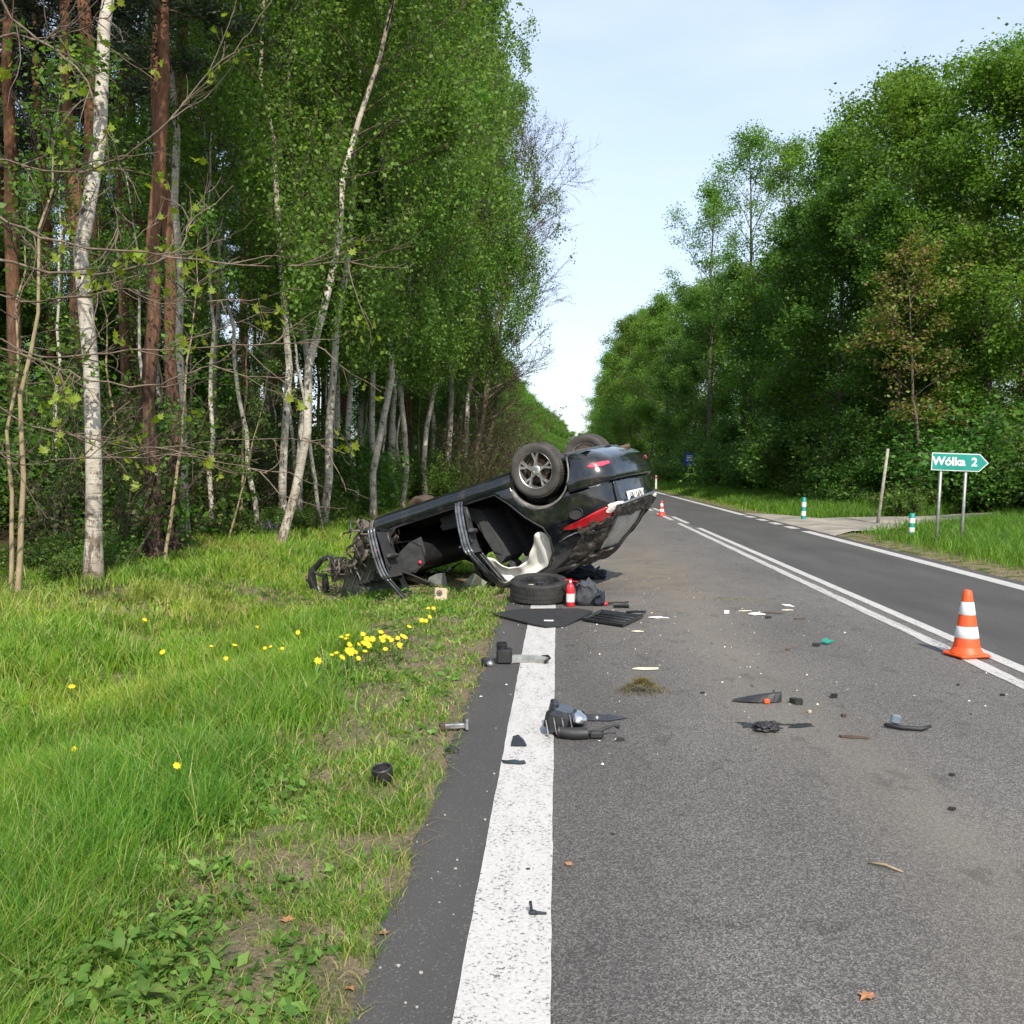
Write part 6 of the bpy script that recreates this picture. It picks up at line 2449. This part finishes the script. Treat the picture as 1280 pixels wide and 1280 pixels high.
    for i in range(9):
        t = i / 8
        x = -.15 + .31 * t
        P.append([Vector((x, -.035 * math.sin(math.pi * t), .006)), Vector((x, 0, .012 + .010 * math.sin(3 * t) + .05 * t * t)), Vector((x, .05 * math.sin(math.pi * t * .95), .014 + .03 * t + .02 * t * t))])
    m.grid(P)
    bl = m.build('blade', M['dark_plastic'], e)
    mm = bl.modifiers.new('thickness', 'SOLIDIFY')
    mm.thickness = .005
    MB().bevel_box((.06, -.035, .016), (.035, .03, .03), .006).build('orange_bulb', M['orange_plastic'], e)
    # black lump on a wet patch
    o = lump('rubber_scrap', g(958, 914), (.13, .09, .05), M['ink_black'], 2.2, 'shiny black rubber scrap lying at the edge of a dark wet patch', 'debris', .5, sc=5)
    for i, (px, py, w, h, s_, lab) in enumerate([(950, 906, .17, .085, 1.0, 'dark wet oil patch beside the rubber scrap'), (1000, 907, .14, .05, 2.0, 'smaller dark wet patch next to the oil patch'), (890, 1155, .10, .07, 3.0, 'faint dark oil spot on the near lane'), (1030, 1158, .11, .06, 4.0, 'faint dark oil spot right of the other near one')]):
        p = g(px, py)
        poly = []
        for q in range(28):
            a_ = 2 * math.pi * q / 28
            f = .75 + .8 * noise.noise((math.cos(a_) * 1.6, math.sin(a_) * 1.6, s_ * 3)) + .5 * noise.noise((math.cos(a_) * 5, math.sin(a_) * 5, s_ * 3))
            poly.append((w * f * math.cos(a_), h * f * math.sin(a_)))
        m = MB().add([(x, y, 0) for x, y in poly], [tuple(range(28))])
        o = m.build('oil_patch', M['oil_wet' if i < 2 else 'oil_faint'], None, False, (p.x, p.y, .003))
        tag(o, lab, 'stain')
    # long thin black piece with a post, and others
    p = g(1136, 913)
    e = empty('black_strip', (p.x, p.y, 0), 'long curved black strip with an upright grey tab', 'car part')
    MB().tube([(-.12, .05, .02), (-.04, 0, .016), (.06, -.02, .014), (.12, -.01, .03)], [.012, .014, .014, .009], 6).build('strip', M['ink_black'], e, True)
    MB().bevel_box((-.07, .04, .04), (.055, .03, .055), .008, Matrix.Rotation(R(12), 4, 'Y')).build('tab', M['blue_grey_plastic'], e)
    shard('brown_strip', 1068, 923, [(-.08, .012), (-.07, -.006), (.07, -.012), (.08, .0), (-.04, .02)], .010, 'rust_brown', -.15, 'short dark brown strip in front of the long curved one')
    for px, py, mt, lab, w in [(996, 880, 'olive_plastic', 'small olive broken clip near the curved blade', .045), (1042, 872, 'smoked_plastic', 'small grey stone like bit right of the olive clip', .03), (1012, 891, 'tan_card', 'tiny tan crumb below the olive clip', .018), (1055, 896, 'rust_brown', 'tiny brown crumb above the dark brown strip', .02), (878, 897 - 30, 'smoked_plastic', 'tiny dark crumb right of the straw clump', .014), (1190, 970, 'ink_black', 'tiny black crumb far over toward the centre line', .014), (1190, 1013, 'ink_black', 'tiny black crumb below the other one near the centre line', .016), (1198, 857, 'ink_black', 'tiny black crumb below the big cone', .014), (1253, 870, 'smoked_plastic', 'tiny dark crumb right of the big cone foot', .016), (660, 1068 + 20, 'smoked_plastic', 'tiny dark crumb on the white line', .008), (653, 927 + 3, 'smoked_plastic', 'tiny dark crumb right of the triangular scrap', .012)]:
        shard('broken_bit', px, py, [(-w, -w * .4), (w * .3, -w * .6), (w, w * .1), (w * .2, w * .7), (-w * .8, w * .4)], w * .7, mt, px * .1, lab)
    # straw clump on the road
    rng = np.random.default_rng(5)
    p = g(803, 866)
    n = 900
    a_ = rng.uniform(0, 6.28, n)
    rr = np.abs(rng.normal(0, .08, n))
    Pn = np.column_stack([rr * np.cos(a_) * 1.1, rr * np.sin(a_) * .7, .07 * np.exp(-(rr / .09) ** 2)])
    V, F4, F3 = blades(rng, Pn, rng.uniform(.01, .05, n), rng.uniform(.003, .006, n), rng.uniform(1, 3.5, n))
    V[:, 2] = np.maximum(V[:, 2], .003)
    o = link(bpy.data.objects.new('straw_clump', np_mesh('straw_clump', V, F4, F3, M['dry_grass'], False, np.repeat(rng.uniform(0, 1, n), 5))))
    o.location = (p.x, p.y + .02, 0)
    tag(o, 'clump of torn yellow straw and grass lying on the road', 'straw', kind='stuff')
    n = 260
    V, F4, F3 = blades(rng, np.column_stack([rng.normal(0, .22, n), rng.normal(0, .12, n), np.full(n, .006)]), rng.uniform(.004, .02, n), rng.uniform(.004, .008, n), rng.uniform(2, 6, n))
    p = g(918, 750)
    o = link(bpy.data.objects.new('straw_scatter', np_mesh('straw_scatter', V, F4, F3, M['dry_grass'], False, np.repeat(rng.uniform(0, 1, n), 5))))
    o.location = (p.x, p.y, .0)
    tag(o, 'thin scatter of green straw on the road past the tray', 'straw', kind='stuff')
    # crumbs of broken glass and plastic
    n = 620
    cx = np.where(rng.uniform(0, 1, n) < .6, rng.normal(1.1, 1.1, n), rng.normal(.5, .8, n))
    cy = np.where(rng.uniform(0, 1, n) < .6, rng.normal(11.5, 2.2, n), rng.normal(8.0, 2.0, n))
    ok = (cx > -.5) & (cx < 3.4) & (cy > 4) & (cy < 20)
    cx, cy = cx[ok], cy[ok]
    q = rng.uniform(.0018, .0060, len(cx))
    base_ = np.array([[-1, -1, 0], [1, -.8, 0], [.9, 1, 0], [-.8, .9, 0], [0, 0, 1.1]])
    rot = rng.uniform(0, 6.28, len(cx))
    Vb = np.stack([base_[:, 0][None] * np.cos(rot)[:, None] - base_[:, 1][None] * np.sin(rot)[:, None], base_[:, 0][None] * np.sin(rot)[:, None] + base_[:, 1][None] * np.cos(rot)[:, None], np.repeat(base_[:, 2][None], len(cx), 0)], -1) * q[:, None, None] * rng.uniform(.5, 1.8, (len(cx), 1, 3))
    Vb += np.stack([cx, cy, np.full(len(cx), .002)], -1)[:, None, :]
    ii = np.arange(len(cx))[:, None, None] * 5
    F3 = (ii + np.array([[0, 1, 4], [1, 2, 4], [2, 3, 4], [3, 0, 4]])[None]).reshape(-1, 3)
    me = np_mesh('glass_crumbs', Vb.reshape(-1, 3), None, F3, M['white_shard'])
    for mt in ('smoked_plastic', 'stone_grey', 'cream_shard'):
        me.materials.append(M[mt])
    me.polygons.foreach_set('material_index', np.repeat(rng.choice([0, 1, 1, 1, 2, 2, 2, 3], len(cx)), 4).astype(np.int32))
    tag(link(bpy.data.objects.new('glass_crumbs', me)), 'fine crumbs of glass and plastic sprinkled over the near lane', 'crumbs', kind='stuff')
    # stick and dead leaves
    a, b = g(1086, 1080), g(1129, 1092)
    o = MB().tube([(0, 0, .006), ((b - a).x * .5, (b - a).y * .5 + .008, .012), (b.x - a.x, b.y - a.y, .006)], [.004, .005, .003], 6).build('twig', M['pale_bark'], None, True, a)
    tag(o, 'thin brown twig lying alone on the near lane', 'twig')
    rl = random.Random(3)
    leaf = MB()
    o_ = []
    pts = [(0, -.5), (.18, -.3), (.42, -.25), (.28, .0), (.45, .25), (.15, .25), (0, .6), (-.2, .25), (-.42, .22), (-.3, -.05), (-.4, -.28), (-.15, -.3)]
    leaf.add([(0, 0, .02)] + [(x, y, .12 * abs(x) + .05 * math.sin(y * 6)) for x, y in pts], [(0, i + 1, (i + 1) % 12 + 1) for i in range(12)])
    lm = leaf.mesh('dead_leaf', M['leaf_litter'])
    for px, py, s_, lab in [(1084, 1248, .055, 'curled orange dead leaf on the near lane, the biggest one'), (711, 1082, .035, 'small orange dead leaf beside the white line'), (479, 1169, .04, 'orange dead leaf at the asphalt edge'), (447, 1016, .05, 'brown dead leaf on the bare strip of verge'), (437, 1238, .04, 'small brown dead leaf low on the verge edge'), (360, 1152, .05, 'pale brown dead leaf in the short grass'), (330, 1240, .035, 'brown dead leaf among the low weeds')]:
        p = g(px, py)
        o = link(bpy.data.objects.new('dead_leaf', lm))
        o.location = (p.x, p.y, p.z + .008)
        o.scale = (s_,) * 3
        o.rotation_euler = (rl.uniform(-.2, .2), rl.uniform(-.2, .2), rl.uniform(0, 6))
        tag(o, lab, 'leaf')
    # pebbles on the shoulder strip
    pm = lump('pebble', (0, 0, 0), (.03, .025, .018), M['stone_grey'], 1.1, None, None, .4)
    me = pm.data
    bpy.data.objects.remove(pm, do_unlink=True)
    for i in range(34):
        px, py = rl.uniform(470, 640), rl.uniform(830, 1270)
        p = g(px, py)
        if p.x < ROAD_L - .15 or p.x > -.30:
            continue
        o = link(bpy.data.objects.new('pebble', me))
        o.location = (p.x, p.y, .001)
        s_ = rl.uniform(.15, .4)
        o.scale = (s_,) * 3
        o.rotation_euler = (0, 0, rl.uniform(0, 6))
        tag(o, 'tiny grey pebble on the narrow asphalt shoulder', 'pebble', 'pebbles on the shoulder')
    # dark car parts thrown into the wood edge
    for i, (px, py, lab) in enumerate([(331, 676, 'black torn car part lying in the undergrowth under the leaning birch'), (258, 668, 'small black car part caught behind the white birch')]):
        p = g(px, py)
        o = lump('torn_car_part', (p.x, p.y, p.z), (.55, .3, .32) if i == 0 else (.25, .2, .4), M['dark_plastic'], 3.3 + i, lab, 'car part', .7, sc=5)


t = Nt('oil_faint')
nn_ = t.noise(t.co(), 60, 4, .7)
t.set(color=(.022, .020, .019), rough=.6, alpha=t.ramp(nn_, [(.47, 0), (.66, .55)]))
make_debris()
